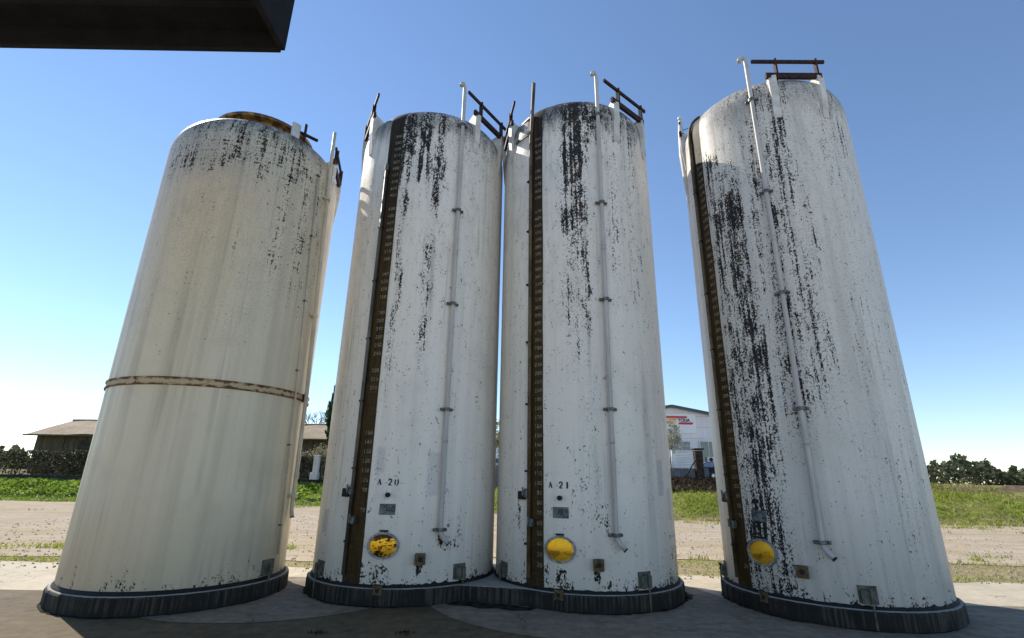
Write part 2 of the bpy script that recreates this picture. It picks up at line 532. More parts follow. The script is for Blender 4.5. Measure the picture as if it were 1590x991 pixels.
def pipe_clamp(phi, z, rr, parent, mat=None):
    ex, out, ez = frame(phi)
    Mx = Matrix((ex, out, ez)).transposed()
    mb = MB()
    mb.box(P(phi, z, rr - .028), (.20, .035, .042), Mx, 0, .006)
    n = 14
    vs = []
    for zz in (-.024, .024):
        for r2 in (.040, .053):
            for k in range(n):
                t = 2 * PI * k / n
                vs.append(P(phi, z + zz, rr) + ex * r2 * math.cos(t) + out * r2 * math.sin(t))
    fs = []
    for k in range(n):
        k2 = (k + 1) % n
        fs += [(k, k2, n + k2, n + k), (2 * n + k, 3 * n + k, 3 * n + k2, 2 * n + k2), (n + k, n + k2, 3 * n + k2, 3 * n + k), (k, 2 * n + k, 2 * n + k2, k2)]
    mb.add(vs, fs)
    for sx in (-1, 1):
        q = P(phi, z, rr - .012) + ex * .082 * sx
        mb.tube([q, q + out * .022], .013, 6)
    return mb.build('pipe_clamp', mat or M['clamp'], parent)

def make_tank(key, label, phi_strip, paint, stencil=None, d_pipe=48.2, d_man=17.5, gold='gold', gauge_top=6.57, gauge_style='tube',
              worn=(), front=True, strip_hi=True, rail_offsets=((61, 93), (-27, -59)), hook_dir=-1):
    (cx, cy), zs, b = TANKS[key]
    t = thing('storage_tank', label, 'tank', (cx, cy, RIM), 0, 'tall white storage tanks in a row')
    pr = profile(zs, b)
    mb = MB()
    mb.lathe([(R - .012, 0.0), (R, .012), (R, 1.2), (R, 2.6), (R, 4.2), (R, 5.8)] + pr, 128)
    sh = mb.build('shell', paint, t, True)
    rg = MB()
    n = 160
    rr = random.Random(hash(key) % 1000 if False else ord(key))
    prof_n = 4
    vs = []
    for k in range(n):
        a = 2 * PI * k / n
        j = .020 + .018 * rr.random() ** 2 + (.03 if rr.random() < .06 else 0)
        for r_, z_ in ((R - .01, .0 - .012), (R + .028, -.012), (R + .026, .012), (R + .004, j + .012)):
            vs.append((r_ * math.cos(a), r_ * math.sin(a), z_))
    fs = [(k * 4 + j, ((k + 1) % n) * 4 + j, ((k + 1) % n) * 4 + j + 1, k * 4 + j + 1) for k in range(n) for j in range(3)]
    rg.add(vs, fs)
    rg.build('base_seal', M['tar'], t)
    # small cap on the crown of the dome
    cp = MB()
    ca = P(phi_strip + 25, 0, .25)
    cp.lathe([(.0, zs + b + .035), (.13, zs + b + .03), (.17, zs + b + .01), (.17, zs + b - .06)], 24)
    cp.build('dome_cap', M['clamp'], t, True)
    # level strip with numerals
    if phi_strip is not None:
        a0, a1 = phi_strip - 5.8, phi_strip + 5.8
        mb = MB()
        zz = [.012 + (zs - .012) * i / 14 for i in range(15)]
        levels = [(R + .003, z_) for z_ in zz] + [(r_ + .003, z_ + .003) for r_, z_ in pr[1:-6]]
        vs = []; nn = 6
        wob = random.Random(ord(key) + 5)
        for r_, z_ in levels:
            e = wob.uniform(-.15, .25)
            for i in range(nn + 1): vs.append(P(a0 + (a1 + e - a0) * i / nn, z_, r_))
        w = nn + 1
        mb.add(vs, [(j * w + i, j * w + i + 1, (j + 1) * w + i + 1, (j + 1) * w + i) for j in range(len(levels) - 1) for i in range(nn)])
        sp = mb.build('level_strip', M['strip'], t, True)
        nm = MB()
        for q in range(20, 550, 10):
            if q in worn: continue
            txt = '%3d' % q
            lettering(nm, txt, phi_strip - .2, .032 + .013265 * q - .024, .050, .043, R + .0055, .18, cut=.10)
        nm.build('scale_numerals', M['numeral'], sp)
    # gauge pipe beside the strip
    pg = phi_strip - 4.4
    rg_ = R + .036
    if gauge_style == 'tube':
        pts = [P(pg, .13, rg_), P(pg, 2.5, rg_), P(pg, gauge_top, rg_)]
        mb = MB(); mb.tube(pts, .026, 12)
        gt = mb.build('gauge_tube', M['gauge'], t, True)
        mb = MB(); mb.tube([P(pg, gauge_top - .06, rg_), P(pg, gauge_top + .05, rg_)], .036, 12); mb.build('end_cap', M['clamp'], gt)
    elif gauge_style == 'pole':
        pts = [P(pg + 1.2, .13, rg_), P(pg + 1.2, 4, rg_), P(pg + 1.2, 7.2, rg_), P(pg + 2, gauge_top, R - .02)]
        mb = MB(); mb.tube(pts, [.028, .028, .030, .036], 12)
        gt = mb.build('gauge_tube', M['gauge_rust'], t, True)
        # hoop straps round the shoulder
        mb = MB()
        solid_patch(mb, pg - 16, pg + 1, 7.36, 7.42, R - .02, R + .022, 8)
        mb.build('strap', M['clamp'], gt)
        mb = MB(); mb.bar(P(pg + 1, 7.78, R + .0), P(pg - 12, 7.78, R - .05), .02, .035); mb.build('stay', M['clamp'], gt)
    else:
        pts = [P(pg, .13, rg_), P(pg, 4, rg_), P(pg, zs + .05, rg_)] + [P(pg, z_ + .03, r_ + .03) for r_, z_ in pr[2:14]]
        mb = MB(); mb.tube(pts, .026, 12)
        gt = mb.build('gauge_tube', M['gauge_rust'], t, True)
    z_ = .55
    while z_ < min(gauge_top, 7.2) - .2:
        mb = MB()
        ex, out, ez = frame(pg)
        Mx = Matrix((ex, out, ez)).transposed()
        mb.box(P(pg, z_, R + .03), (.085, .05, .03), Mx, 0, .004)
        mb.build('tube_clip', M['black'], gt)
        z_ += .97
    for (zv, dphi, s) in ((1.22, -.3, 1.0), (.83, 3.2, .9)):
        ex, out, ez = frame(pg + dphi)
        Mx = Matrix((ex, out, ez)).transposed()
        mb = MB()
        mb.box(P(pg + dphi, zv, R + .045), (.05 * s, .07, .12 * s), Mx, 0, .008)
        mb.tube([P(pg + dphi, zv + .03, R + .05), P(pg + dphi, zv + .03, R + .13)], .013, 8)
        q = P(pg + dphi, zv + .03, R + .13)
        mb.bar(q - ez * .06, q + ez * .05, .02, .014, out)
        mb.build('gauge_valve', M['clamp'], gt)
    # junction box left of the strip
    mb = MB(); ex, out, ez = frame(pg - 4.6); Mx = Matrix((ex, out, ez)).transposed()
    mb.box(P(pg - 4.6, 1.185, R + .025), (.115, .07, .115), Mx, 0, .008)
    bx = mb.build('junction_box', M['black'], t)
    mb = MB(); mb.tube([P(pg - 4.6, 1.14, R + .03) + ex * .03, P(pg - 1.5, 1.14, R + .03)], .009, 6); mb.build('cable', M['black'], bx)
    # white vent pipe with gooseneck
    pv = phi_strip + d_pipe
    rp = R + .062
    ex, out, ez = frame(pv)
    tz = 8.32
    hook = [P(pv, tz, rp), P(pv, tz + .05, rp) + ex * .012 * hook_dir, P(pv, tz + .068, rp) + ex * .05 * hook_dir + out * .03,
            P(pv, tz + .03, rp) + ex * .085 * hook_dir + out * .055, P(pv, tz - .03, rp) + ex * .10 * hook_dir + out * .06]
    sp_ = random.Random(ord(key) + 77)
    foot = [P(pv, .545, rp) + ex * .098 + out * .05, P(pv, .60, rp) + ex * .045 + out * .028, P(pv, .66, rp) + ex * .012 + out * .008, P(pv, .72, rp)]
    mb = MB(); mb.tube(foot + [P(pv, 2., rp), P(pv, 4., rp), P(pv, 6., rp), P(pv, 7.6, rp)] + hook, [.034] * 4 + [.033] * 4 + [.034] * 5, 14)
    vp = mb.build('vent_pipe', M['pipe_white'], t, True)
    for zc in (.714, 2.385, 4.065, 5.755, 7.50):
        pipe_clamp(pv, zc, rp, vp)
    for zc in (1.9, 4.9):
        mb = MB(); mb.tube([P(pv, zc, rp), P(pv, zc + .09, rp)], .037, 14); mb.build('pipe_coupling', M['pipe_white'], vp, True)
    mb = MB(); q0 = foot[0]; dd = (foot[0] - foot[1]).normalized()
    mb.tube([q0 - dd * .003, q0 + dd * .018], [.030, .037], 14); mb.build('pipe_mouth', M['black'], vp)
    # guard rails
    for (oa, ob) in rail_offsets:
        guard_rail(phi_strip + oa, phi_strip + ob, 7.83, t, pr)
    # front furniture
    if front:
        pm = phi_strip + d_man
        ex, out, ez = frame(pm)
        mb = MB()
        c = P(pm, .515, R - .03)
        ring_ellipse(mb, c, ex, ez, out, .218, .170, .026, .062)
        mh = mb.build('manhole', M['ring'], t)
        oval_disc('manhole_cover', pm, .515, .192, .146, R + .010, M[gold], mh)
        mb = MB(); solid_patch(mb, pm - 2.2, pm + 2.2, .690, .712, R, R + .035); mb.build('hinge', M['black'], mh)
        flange(phi_strip + d_man + 20.4, .352, .145, .15, t)
        flange(phi_strip + d_man - .3, -.022, .12, .12, t)
        pp = phi_strip + d_man + .4
        mb = MB(); solid_patch(mb, pp - 4.5, pp + 4.7, .905, 1.05, R, R + .006)
        mb.build('data_plate', M['plate'], t)
        mb = MB(); ex, out, ez = frame(pp)
        mb.tube([P(pp, 1.168, R - .01), P(pp, 1.168, R + .05)], .030, 10)
        mb.tube([P(pp, 1.168, R + .05), P(pp, 1.160, R + .085)], [.036, .024], 10)
        mb.build('sample_knob', M['black'], t)
        if stencil:
            ps = phi_strip + d_man - 6.6
            h = .082
            for ch, off, k in ((stencil[0], 0, 1), ('-', 4.0, .8), (stencil[1], 6.2, 1), (stencil[2], 9.9, 1)):
                mb = MB()
                lettering(mb, ch, ps + off, 1.297, h * k, .09, R + .0035, .12, True)
                mb.build('stencilled_character', M['stencil'], t)
    # hold-down brackets with a rod to the plinth
    for off, wd in ((63, 8.2), (-27, 8.0), (153, 8), (-117, 8)):
        pb_ = phi_strip + off
        mb = MB()
        solid_patch(mb, pb_ - wd / 2, pb_ + wd / 2, .06, .255, R, R + .018)
        solid_patch(mb, pb_ - wd / 2 + .8, pb_ + wd / 2 - 1., .06, .21, R + .018, R + .062)
        bk = mb.build('anchor_bracket', M['bracket'], t)
        mb = MB()
        mb.tube([P(pb_ + .6, .22, R + .078), P(pb_ + .6, -.205, R + .078)], .011, 8)
        mb.tube([P(pb_ + .6, .205, R + .078), P(pb_ + .6, .235, R + .078)], .021, 6)
        mb.build('anchor_rod', M['bracket'], bk)
    return t

# ------------------------------------------------------------------ the four tanks
paintA = tank_paint('peeling_white_paint_a', [(-3, 16, 6.2, 8.3, .5, 1.05), (-9, 3.6, 2.7, 6.6, .6, .86), (11, 4.6, 3.2, 6.4, .4, .86), (14, 5, 6.2, 8.3, .4, .95), (33, 14, 6.6, 8.2, .6, .66), (50, 26, 6.4, 8.2, .5, .52), (42, 5, 4.2, 5.6, .4, .5)],
                    seed=1.3, spots=((18, 2.0, .14, .29, 1.1), (-3, 7, .02, .27, .62), (-14, 2, .02, .30, .55), (37, 7, .40, .88, .36), (29.5, 2, .50, .72, .7)), greys=((-49, 3.0, .60, .92, .55), (23, 3.5, 1.15, 1.75, .35), (-9, 2.5, 1.45, 1.8, .35)))
paintB = tank_paint('peeling_white_paint_b', [(-9, 12.5, 4.9, 8.4, .6, 1.06), (-3, 16, 6.9, 8.4, .3, 1.0), (-9, 11, 3.3, 5.2, .9, .80), (-3, 3.0, 3.2, 5.2, .3, .95), (20, 9, 4.3, 8.2, .7, .62), (38, 9, 4.0, 7.6, .5, .66), (30, 26, 7.0, 8.4, .3, .74), (-1, 5, .9, 3.3, .3, .5)],
                    seed=4.7, spots=((-1.5, 2.0, .12, .29, 1.1), (-21, 4, .10, .28, .68), (-30, 2.5, .02, .32, .55), (-49, 1.8, .70, 1.12, .52), (2, 5, .72, 1.15, .34), (4, 3, .02, .16, .7), (60, 8, .02, .7, .34), (-8, 8, 1.0, 1.9, .22)), greys=((46, 2.8, 1.2, 1.7, .5), (57, 3.2, .85, 1.3, .4)), dome_dirt=1.1)
paintC = tank_paint('peeling_white_paint_c', [(-58, 20, -.5, 6.9, .4, .95), (-52, 6, .5, 6.2, .4, 1.05), (-26, 24, 2.0, 8.4, .8, .84), (30, 50, .5, 8.4, .8, .52), (20, 20, 6.0, 8.4, .6, .7), (-45, 22, 6.8, 8.4, .3, .6)],
                    seed=8.1, dome_dirt=.6, base=(.74, .69, .62), tint=(.56, .53, .48), spots=((-60, 16, .5, 3.2, .5),))
paintD = tank_paint('stained_cream_paint', [(60, 40, 3.9, 7.9, .8, .66), (20, 90, 5.7, 8.3, .5, .80), (10, 90, 3.0, 8.3, .8, .46)], base=(.74, .64, .47), tint=(.58, .505, .37), warm=(.56, .48, .35), seed=11.9, horiz=.16, dome_dirt=1.0, dome_z=6.75)

make_tank('a', 'white tank stencilled A-20 beside a brown numbered strip, its gold manhole blotched with brown', -110.2, paintA, ('A', '2', '0'), 48.4, 17.6, 'gold_dirty',
          worn=(20, 30, 40, 50, 60, 80, 160, 170, 180, 190, 230, 300, 350, 440))
make_tank('b', 'white tank stencilled A-21 with heavy black peeling streaks and a clean gold manhole', -127., paintB, ('A', '2', '1'), 46., 15.7, 'gold', gauge_top=8.50, gauge_style='pole', worn=(440, 500))
make_tank('c', 'white tank at the right edge, heavily peeled black beside its brown strip, sunlit on top', -167.8, paintC, None, 47, 16, 'gold', gauge_top=7.3, gauge_style='bent', front=True, worn=(60, 50, 40, 30), rail_offsets=((61, 93),))

tc_ = [o for o in COL.objects if o.name == 'storage_tank.002'][0]
guard_rail(-188, -220, 7.83, tc_, profile(7.40, .85), .02, .1)
mb = MB(); mb.tube([P(171, 6.2, R - .01), P(171, 6.9, R + .01), P(171, 7.5, R + .02), P(171, 8.0, R + .015), P(171, 8.32, R + .01)], [.012, .05, .072, .055, .03], 14)
vs_ = mb.build('breather_stack', M['lug'], tc_, True)
mb = MB(); mb.tube([P(171, 8.30, R + .01), P(171, 8.36, R + .01)], .042, 12); mb.build('stack_cap', M['lug'], vs_, True)
mb = MB(); mb.tube([P(171, 8.05, R), P(185, 7.95, R - .25)], .008, 6); mb.build('guy_wire', M['clamp'], vs_)
# the cream tank is of another make
def make_cream_tank():
    (cx, cy), zs, b = TANKS['d']
    t = thing('storage_tank', 'cream coloured tank at the left edge with a rusty band round its middle', 'tank', (cx, cy, RIM), 0, 'tall white storage tanks in a row')
    pr = profile(zs, b)
    mb = MB(); mb.lathe([(R - .012, 0.0), (R, .012), (R, 1.2), (R, 2.5), (R, 4.2), (R, 5.8)] + pr, 128)
    mb.build('shell', paintD, t, True)
    mb = MB(); mb.lathe([(R - .01, -.012), (R + .028, -.012), (R + .026, .012), (R + .004, .045)], 120); mb.build('base_seal', M['tar'], t)
    g = G('rusty_band_steel')
    n = g.noise(g.vmul(g.obj, (1, 1, 1.5)), 9., 6, .65); z = g.xyz()[2]
    e = g.m('ABSOLUTE', g.add(z, -2.607))
    c = g.mix(g.sst(g.add(n, g.lin(e, 0., .06, -.12, .18)), .45, .62), (.50, .40, .24), (.13, .045, .015))
    rb = g.done(c, .75)
    mb = MB(); mb.lathe([(R, 2.55), (R + .022, 2.552), (R + .022, 2.572), (R + .010, 2.576), (R + .010, 2.638), (R + .022, 2.642), (R + .022, 2.662), (R, 2.664)], 128)
    bd = mb.build('rusty_band', rb, t)
    ex, out, ez = frame(-3); Mx = Matrix((ex, out, ez)).transposed()
    mb = MB(); mb.box(P(2, 2.607, R + .035), (.05, .07, .13), Mx, 0, .006); mb.build('band_clamp', M['rust'], bd)
    # twin pipes down the side
    pa = 5.; rp = R + .05
    def pl(z): return 5. - 2.55 * (z - .9)          # the pipe leans a little as it climbs
    ex, out, ez = frame(pa)
    mb = MB(); mb.tube([P(pa, .80, rp) + out * .02, P(pa, .90, rp), P(pl(2.5), 2.5, rp + .02), P(pl(2.7), 2.7, rp + .02), P(pl(6.4), 6.4, rp), P(pl(7.0), 7.0, rp), P(pl(7.2), 7.52, rp)], .031, 12)
    vp = mb.build('vent_pipe', M['pipe_cream'], t, True)
    for zc in (1.1, 3.98, 6.15): pipe_clamp(pl(zc), zc, rp, vp, M['pipe_cream'])
    mb = MB(); mb.tube([P(pa, .80, rp) + out * .02, P(pa, .785, rp) + out * .022], .036, 12); mb.build('pipe_mouth', M['black'], vp)
    pb = -4.
    mb = MB(); mb.tube([P(pb, .3, R + .03), P(pb - 8, 3.4, R + .03), P(pb - 16, 6.4, R + .03)], .018, 10)
    gt = mb.build('gauge_tube', M['pipe_cream'], t, True)
    for k in range(6):
        mb = MB(); pq = pb - 16 * (.4 + k * 1.15) / 6.1; exx, oo, ezz = frame(pq); mb.box(P(pq, .7 + k * 1.15, R + .02), (.07, .04, .025), Matrix((exx, oo, ezz)).transposed()); mb.build('tube_clip', M['clamp'], gt)
    guard_rail(-4, 28, 6.90, t, pr, .06, .1)
    # crown manway with an overhanging ochre collar
    g = G('ochre_stained_collar')
    c = g.mix(g.sst(g.noise(g.obj, 7., 5, .6), .42, .6), (.42, .24, .07), (.10, .05, .02)); oc = g.done(c, .7)
    zt = zs + b
    mb = MB(); mb.lathe([(.74, zt - .30), (.74, zt + .12), (.86, zt + .13), (.86, zt + .19), (.72, zt + .22), (.50, zt + .24)], 56)
    mw = mb.build('crown_collar', oc, t)
    autosmooth(mw)
    mb = MB(); mb.lathe([(.52, zt + .05), (.52, zt + .29), (.42, zt + .37), (.0, zt + .42)], 40); mb.build('manway_lid', M['clamp'], mw, True)
    ex, out, ez = frame(-37); Mx = Matrix((ex, out, ez)).transposed()
    mb = MB(); mb.box(P(-37, zt - .06, 1.12), (.15, .07, .32), Mx, 0, .02); mb.build('lug', M['lug'], t)
    mb = MB(); q = P(-27, zt - .0, 1.10)
    mb.bar(q - Vector((0, 0, .25)), q + Vector((0, 0, .22)), .045, .03)
    mb.bar(q + Vector((-.10, -.1, 0)), q + Vector((.17, .17, 0)), .045, .04); mb.build('rail_stub', M['rust'], t)
    for off in (-12, 90, 180):
        mb = MB(); solid_patch(mb, off - 4, off + 4, .06, .26, R, R + .05); bk = mb.build('anchor_bracket', M['bracket'], t)
        mb = MB(); mb.tube([P(off, .22, R + .065), P(off, -.205, R + .065)], .012, 8); mb.build('anchor_rod', M['bracket'], bk)
    return t
make_cream_tank()

# ------------------------------------------------------------------ plinths
def plinth_mat():
    g = G('streaked_concrete_plinth')
    x, y, z = g.xyz()
    w = g.add(g.mul(x, 1.), g.mul(y, .35))
    s = g.noise(g.vec(g.mul(x, 26.), g.mul(y, 26.), g.mul(z, 1.0)), 1., 4, .6)
    b = g.noise(g.vec(g.mul(x, 2.2), g.mul(y, 2.2), g.mul(z, 2.)), 1., 4, .6)
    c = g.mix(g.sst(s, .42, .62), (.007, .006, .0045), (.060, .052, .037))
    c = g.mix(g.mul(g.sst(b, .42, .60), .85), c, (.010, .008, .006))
    c = g.mix(g.mul(g.sst(z, .10, .0), g.sst(b, .35, .55)), c, (.008, .007, .005))  # foot of the plinth darkened: base shade and gathered dirt put into the colour
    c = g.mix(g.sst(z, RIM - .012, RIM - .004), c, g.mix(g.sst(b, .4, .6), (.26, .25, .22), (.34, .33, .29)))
    g.bump(s, .5, .01)
    return g.done(c, .85)
M['plinth'] = plinth_mat()

def arc(c, r, a0, a1, n):
    return [(c[0] + r * math.cos(rad(a0 + (a1 - a0) * i / n)), c[1] + r * math.sin(rad(a0 + (a1 - a0) * i / n))) for i in range(n + 1)]
RP = 1.475
def plinth(poly, label):
    """ribbed vertical face: boards of the shuttering leave a step every few centimetres"""
    mb = MB()
    pts = []
    for a, b in zip(poly, poly[1:] + poly[:1]):
        L = math.hypot(b[0] - a[0], b[1] - a[1]); n = max(1, int(L / .045))
        for k in range(n): pts.append((a[0] + (b[0] - a[0]) * k / n, a[1] + (b[1] - a[1]) * k / n))
    n = len(pts); out = []
    for i, (x, y) in enumerate(pts):
        x0, y0 = pts[i - 1]; x1, y1 = pts[(i + 1) % n]
        nx, ny = (y1 - y0), -(x1 - x0); l = math.hypot(nx, ny) or 1
        d = random.uniform(-.009, .009)
        out.append((x + nx / l * d, y + ny / l * d))
    n = len(out)
    vs = []
    ctr = (sum(p[0] for p in out) / n, sum(p[1] for p in out) / n)
    for z, s in ((-.02, .0), (RIM - .03, 0.), (RIM, -.02)):
        for i, (x, y) in enumerate(out):
            x0, y0 = out[i - 1]; x1, y1 = out[(i + 1) % n]
            nx, ny = (y1 - y0), -(x1 - x0); l = math.hypot(nx, ny) or 1
            vs.append((x + nx / l * s, y + ny / l * s, z))
    fs = [(j * n + i, j * n + (i + 1) % n, (j + 1) * n + (i + 1) % n, (j + 1) * n + i) for j in range(2) for i in range(n)]
    fs.append(tuple(range(2 * n, 3 * n)))
    mb.add(vs, fs)
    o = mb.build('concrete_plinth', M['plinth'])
    tag(o, label, 'plinth', 'concrete plinths under the tanks')
    return o
cA, cB, cC, cD = (TANKS[k][0] for k in 'abcd')
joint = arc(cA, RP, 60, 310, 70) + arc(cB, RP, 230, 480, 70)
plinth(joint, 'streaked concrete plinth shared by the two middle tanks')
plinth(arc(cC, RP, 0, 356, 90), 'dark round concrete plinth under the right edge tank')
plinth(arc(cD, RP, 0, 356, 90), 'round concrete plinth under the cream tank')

# ------------------------------------------------------------------ terrain
def sm(t):
    t = max(0, min(1, t)); return t * t * (3 - 2 * t)
def foot_y(x): return 28.7 + (23 - 28.7) * max(0, min(1, (x + 11) / 19))
def H(x, y):
    f = foot_y(x)
    k = sm((x + 9) / 6)
    top = .88 + .27 * k
    h = top * sm((y - f) / 3.6) ** .8
    h += (.48 * k) * sm((y - f - 3.6) / 2.4)
    h += (.7 * (1 - k)) * sm((y - 38) / 12)
    if y > f: h += .05 * math.sin(x * 1.7 + y) * math.sin(y * 1.3 - x * .6) * sm((y - f) / 2) * (1 - sm((y - f - 6) / 2))
    return h
def sheet(name, xs, ys, zf, mat):
    vs = [(x, y, zf(x, y)) for y in ys for x in xs]
    w = len(xs)
    fs = [(j * w + i, j * w + i + 1, (j + 1) * w + i + 1, (j + 1) * w + i) for j in range(len(ys) - 1) for i in range(w - 1)]
    mb = MB(); mb.add(vs, fs)
    o = mb.build(name, mat, None, True)
    o['kind'] = 'structure'
    return o
def rng(a, b, n): return [a + (b - a) * i / n for i in range(n + 1)]

def ground_mat():
    g = G('earth_and_turf')
    x, y, z = g.xyz()
    n = g.noise(g.obj, .8, 6, .6); n2 = g.noise(g.obj, 6., 5, .65); n3 = g.noise(g.obj, 40., 3, .6)
    dry = g.mix(g.sst(n2, .38, .62), (.24, .20, .115), (.34, .29, .175))
    green = g.mix(g.sst(n2, .4, .62), (.15, .19, .03), (.28, .31, .065))
    f = g.sst(g.add(n, g.mul(g.sst(z, .02, .5), .35)), .52, .68)
    c = g.mix(f, dry, green)
    brown = g.mix(g.sst(n2, .4, .6), (.09, .065, .042), (.20, .145, .09))
    c = g.mix(g.mul(g.sst(z, 1.0, 1.35), g.sst(n, .3, .5)), c, brown)
    g.bump(n3, .6, .03)
    return g.done(c, .95, 0., .1)
xs = [-170, -120, -90, -70] + rng(-55, 45, 100) + [60, 80, 110, 170]
ys = [-60, -30, -10, 0, 8] + rng(9, 45, 72) + [52, 60, 75, 100, 150, 230, 330]
sheet('ground', xs, ys, lambda x, y: H(x, y) - .012, ground_mat())

def concrete_mat(name, a, b, stain, seed, patch_k=.5):
    g = G(name)
    v = g.vmul(g.obj, (1, 1, 1))
    n = g.noise(v, .7, 6, .6); n2 = g.noise(v, 7., 6, .65); n3 = g.noise(v, 70., 3, .6)
    sw = g.noise(g.vmul(g.obj, (.6, 2.2, 1)), 1.3, 5, .6, 1.2)
    c = g.mix(g.sst(n2, .3, .7), a, b)
    c = g.mix(g.mul(g.sst(g.add(g.mul(n, .6), g.mul(sw, .4)), .44, .66), patch_k), c, stain)
    c = g.mix(g.mul(g.sst(n3, .56, .7), .3), c, tuple(k * .5 for k in a))
    c = g.mix(g.mul(g.sst(g.voro(g.obj, 30.), .10, .07), .4), c, (.4, .38, .35))
    cr = g.N.new('ShaderNodeTexVoronoi'); cr.feature = 'DISTANCE_TO_EDGE'; cr.inputs['Scale'].default_value = .75
    wv = g.N.new('ShaderNodeVectorMath'); wv.operation = 'ADD'
    nz = g.N.new('ShaderNodeTexNoise'); nz.inputs['Scale'].default_value = 2.5; nz.inputs['Detail'].default_value = 5
    g.L.new(g.obj, nz.inputs['Vector']); g.L.new(g.obj, wv.inputs[0]); g.L.new(g.vmul(nz.outputs['Color'], (.5, .5, .5)), wv.inputs[1]); g.L.new(wv.outputs[0], cr.inputs['Vector'])
    c = g.mix(g.mul(g.sst(cr.outputs[0], .008, .002), g.sst(n, .48, .56), .8), c, tuple(k * .25 for k in a))
    oil = g.sst(g.noise(g.obj, 2.1, 5, .7), .60, .68)
    c = g.mix(g.mul(oil, .55), c, tuple(k * .45 for k in a))
    g.bump(g.add(g.mul(n3, .7), n2), .35, .006)
    return g.done(c, .85, 0., .25)
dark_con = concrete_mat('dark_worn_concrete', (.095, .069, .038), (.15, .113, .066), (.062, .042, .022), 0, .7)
light_con = concrete_mat('pale_concrete_apron', (.18, .148, .108), (.28, .235, .175), (.10, .078, .05), 3, .6)
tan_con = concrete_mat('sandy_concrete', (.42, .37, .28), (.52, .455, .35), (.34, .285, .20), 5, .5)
bounce_con = concrete_mat('pale_bounce_concrete', (.44, .40, .33), (.52, .475, .40), (.36, .32, .25), 5, .4)  # pale tone chosen to throw sunlight back at the tanks
def edge_y(x): return 9.98 - .03 * x + .06 * math.sin(x * 2.3) + .04 * math.sin(x * 6.1)
def skewed(name, xs_, y0, y1f, mat, z, nj=10, y0f=None):
    vs = []
    for j in range(nj + 1):
        for x in xs_:
            a = y0f(x) if y0f else y0
            y = a + (y1f(x) - a) * j / nj
            vs.append((x, y, z(x, y) if callable(z) else z))
    w = len(xs_)
    mb = MB(); mb.add(vs, [(j * w + i, j * w + i + 1, (j + 1) * w + i + 1, (j + 1) * w + i) for j in range(nj) for i in range(w - 1)])
    o = mb.build(name, mat); o['kind'] = 'structure'
    return o
xr = [-60, -40, -25] + rng(-18, 18, 144) + [25, 40, 60]
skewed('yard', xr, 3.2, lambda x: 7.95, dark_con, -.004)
skewed('bounce_yard', xr, -55, lambda x: 3.2, bounce_con, -.004)  # unseen ground behind the camera, made pale as bounce fill for the tanks
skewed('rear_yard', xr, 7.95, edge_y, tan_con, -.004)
def flat(name, poly, z, mat):
    me = bpy.data.meshes.new(name)
    me.from_pydata([(x, y, z) for x, y in poly], [], [tuple(range(len(poly)))])
    o = link(name, me, None, mat); o['kind'] = 'structure'
    return o
flat('apron', arc((-3.45, 8.62), 2.17, -152, 0, 60) + [(-1.28, 9.2), (-5.4, 9.2)], 0.0, light_con)
flat('apron', [(-.4, 9.2)] + arc((1.1, 8.32), 2.30, 165, 262, 50) + [(1.9, 6.05), (3.2, 6.15), (6.0, 5.6), (8, 6.0), (8, 7.95), (3.3, 7.95), (3.0, 8.8), (2.8, 9.2)], .0, light_con)

def damp_shade_mat():
    g = G('damp_shade_black')
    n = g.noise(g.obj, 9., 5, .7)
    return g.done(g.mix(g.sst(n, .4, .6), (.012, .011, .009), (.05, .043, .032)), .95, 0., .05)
dm = damp_shade_mat()
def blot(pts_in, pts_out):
    flat('damp_shade_patch', pts_in + pts_out[::-1], .004, dm)  # ragged band along the plinth foot: base shade and damp dirt in one colour
def ragged(c, a0, a1, r, j, n=90, sd=1):
    q = random.Random(sd); o = []; k = 0.
    for i in range(n + 1):
        k = k * .75 + q.uniform(-1, 1) * .5
        a = rad(a0 + (a1 - a0) * i / n); e = math.sin(PI * i / n) ** .5
        rr = r + (j * (.55 + .45 * k)) * e
        o.append((c[0] + rr * math.cos(a), c[1] + rr * math.sin(a)))
    return o
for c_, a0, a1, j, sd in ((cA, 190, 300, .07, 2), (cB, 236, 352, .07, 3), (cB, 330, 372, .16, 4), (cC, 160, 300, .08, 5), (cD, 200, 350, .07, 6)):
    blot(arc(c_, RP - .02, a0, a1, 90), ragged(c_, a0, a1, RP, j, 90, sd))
flat('damp_shade_patch', [(-.62, 7.70), (-.2, 7.66), (.25, 7.40), (.42, 7.42), (.30, 7.24), (.05, 7.22), (-.12, 7.33), (-.36, 7.30), (-.50, 7.42), (-.78, 7.46), (-.86, 7.58)], .007, dm)

def gravel_mat():
    g = G('pale_gravel')
    n = g.noise(g.obj, .5, 5, .6); n2 = g.noise(g.vmul(g.obj, (.35, 1.4, 1)), 1.6, 5, .65); v = g.voro(g.obj, 26., 'F1', 0)
    ruts = g.noise(g.vmul(g.obj, (.12, 1.3, 1)), 1.1, 4, .6)
    c = g.mix(g.sst(n2, .35, .65), (.43, .345, .255), (.56, .465, .355))
    c = g.mix(g.mul(g.sst(ruts, .52, .68), .5), c, (.30, .25, .17))
    c = g.mix(g.mul(g.sst(v, .25, .55), .35), c, (.20, .175, .14))
    c = g.mix(g.mul(g.sst(g.add(g.mul(n, .6), g.mul(n2, .4)), .50, .62), .75), c, (.33, .27, .125))
    c = g.mix(g.mul(g.sst(g.noise(g.vmul(g.obj, (.7, 2., 1)), 3.1, 5, .7), .58, .66), .6), c, (.20, .155, .11))
    g.bump(v, .8, .02)
    return g.done(c, .95, 0., .1)
xr2 = [-90, -60, -40] + rng(-30, 30, 90) + [40, 60, 90]
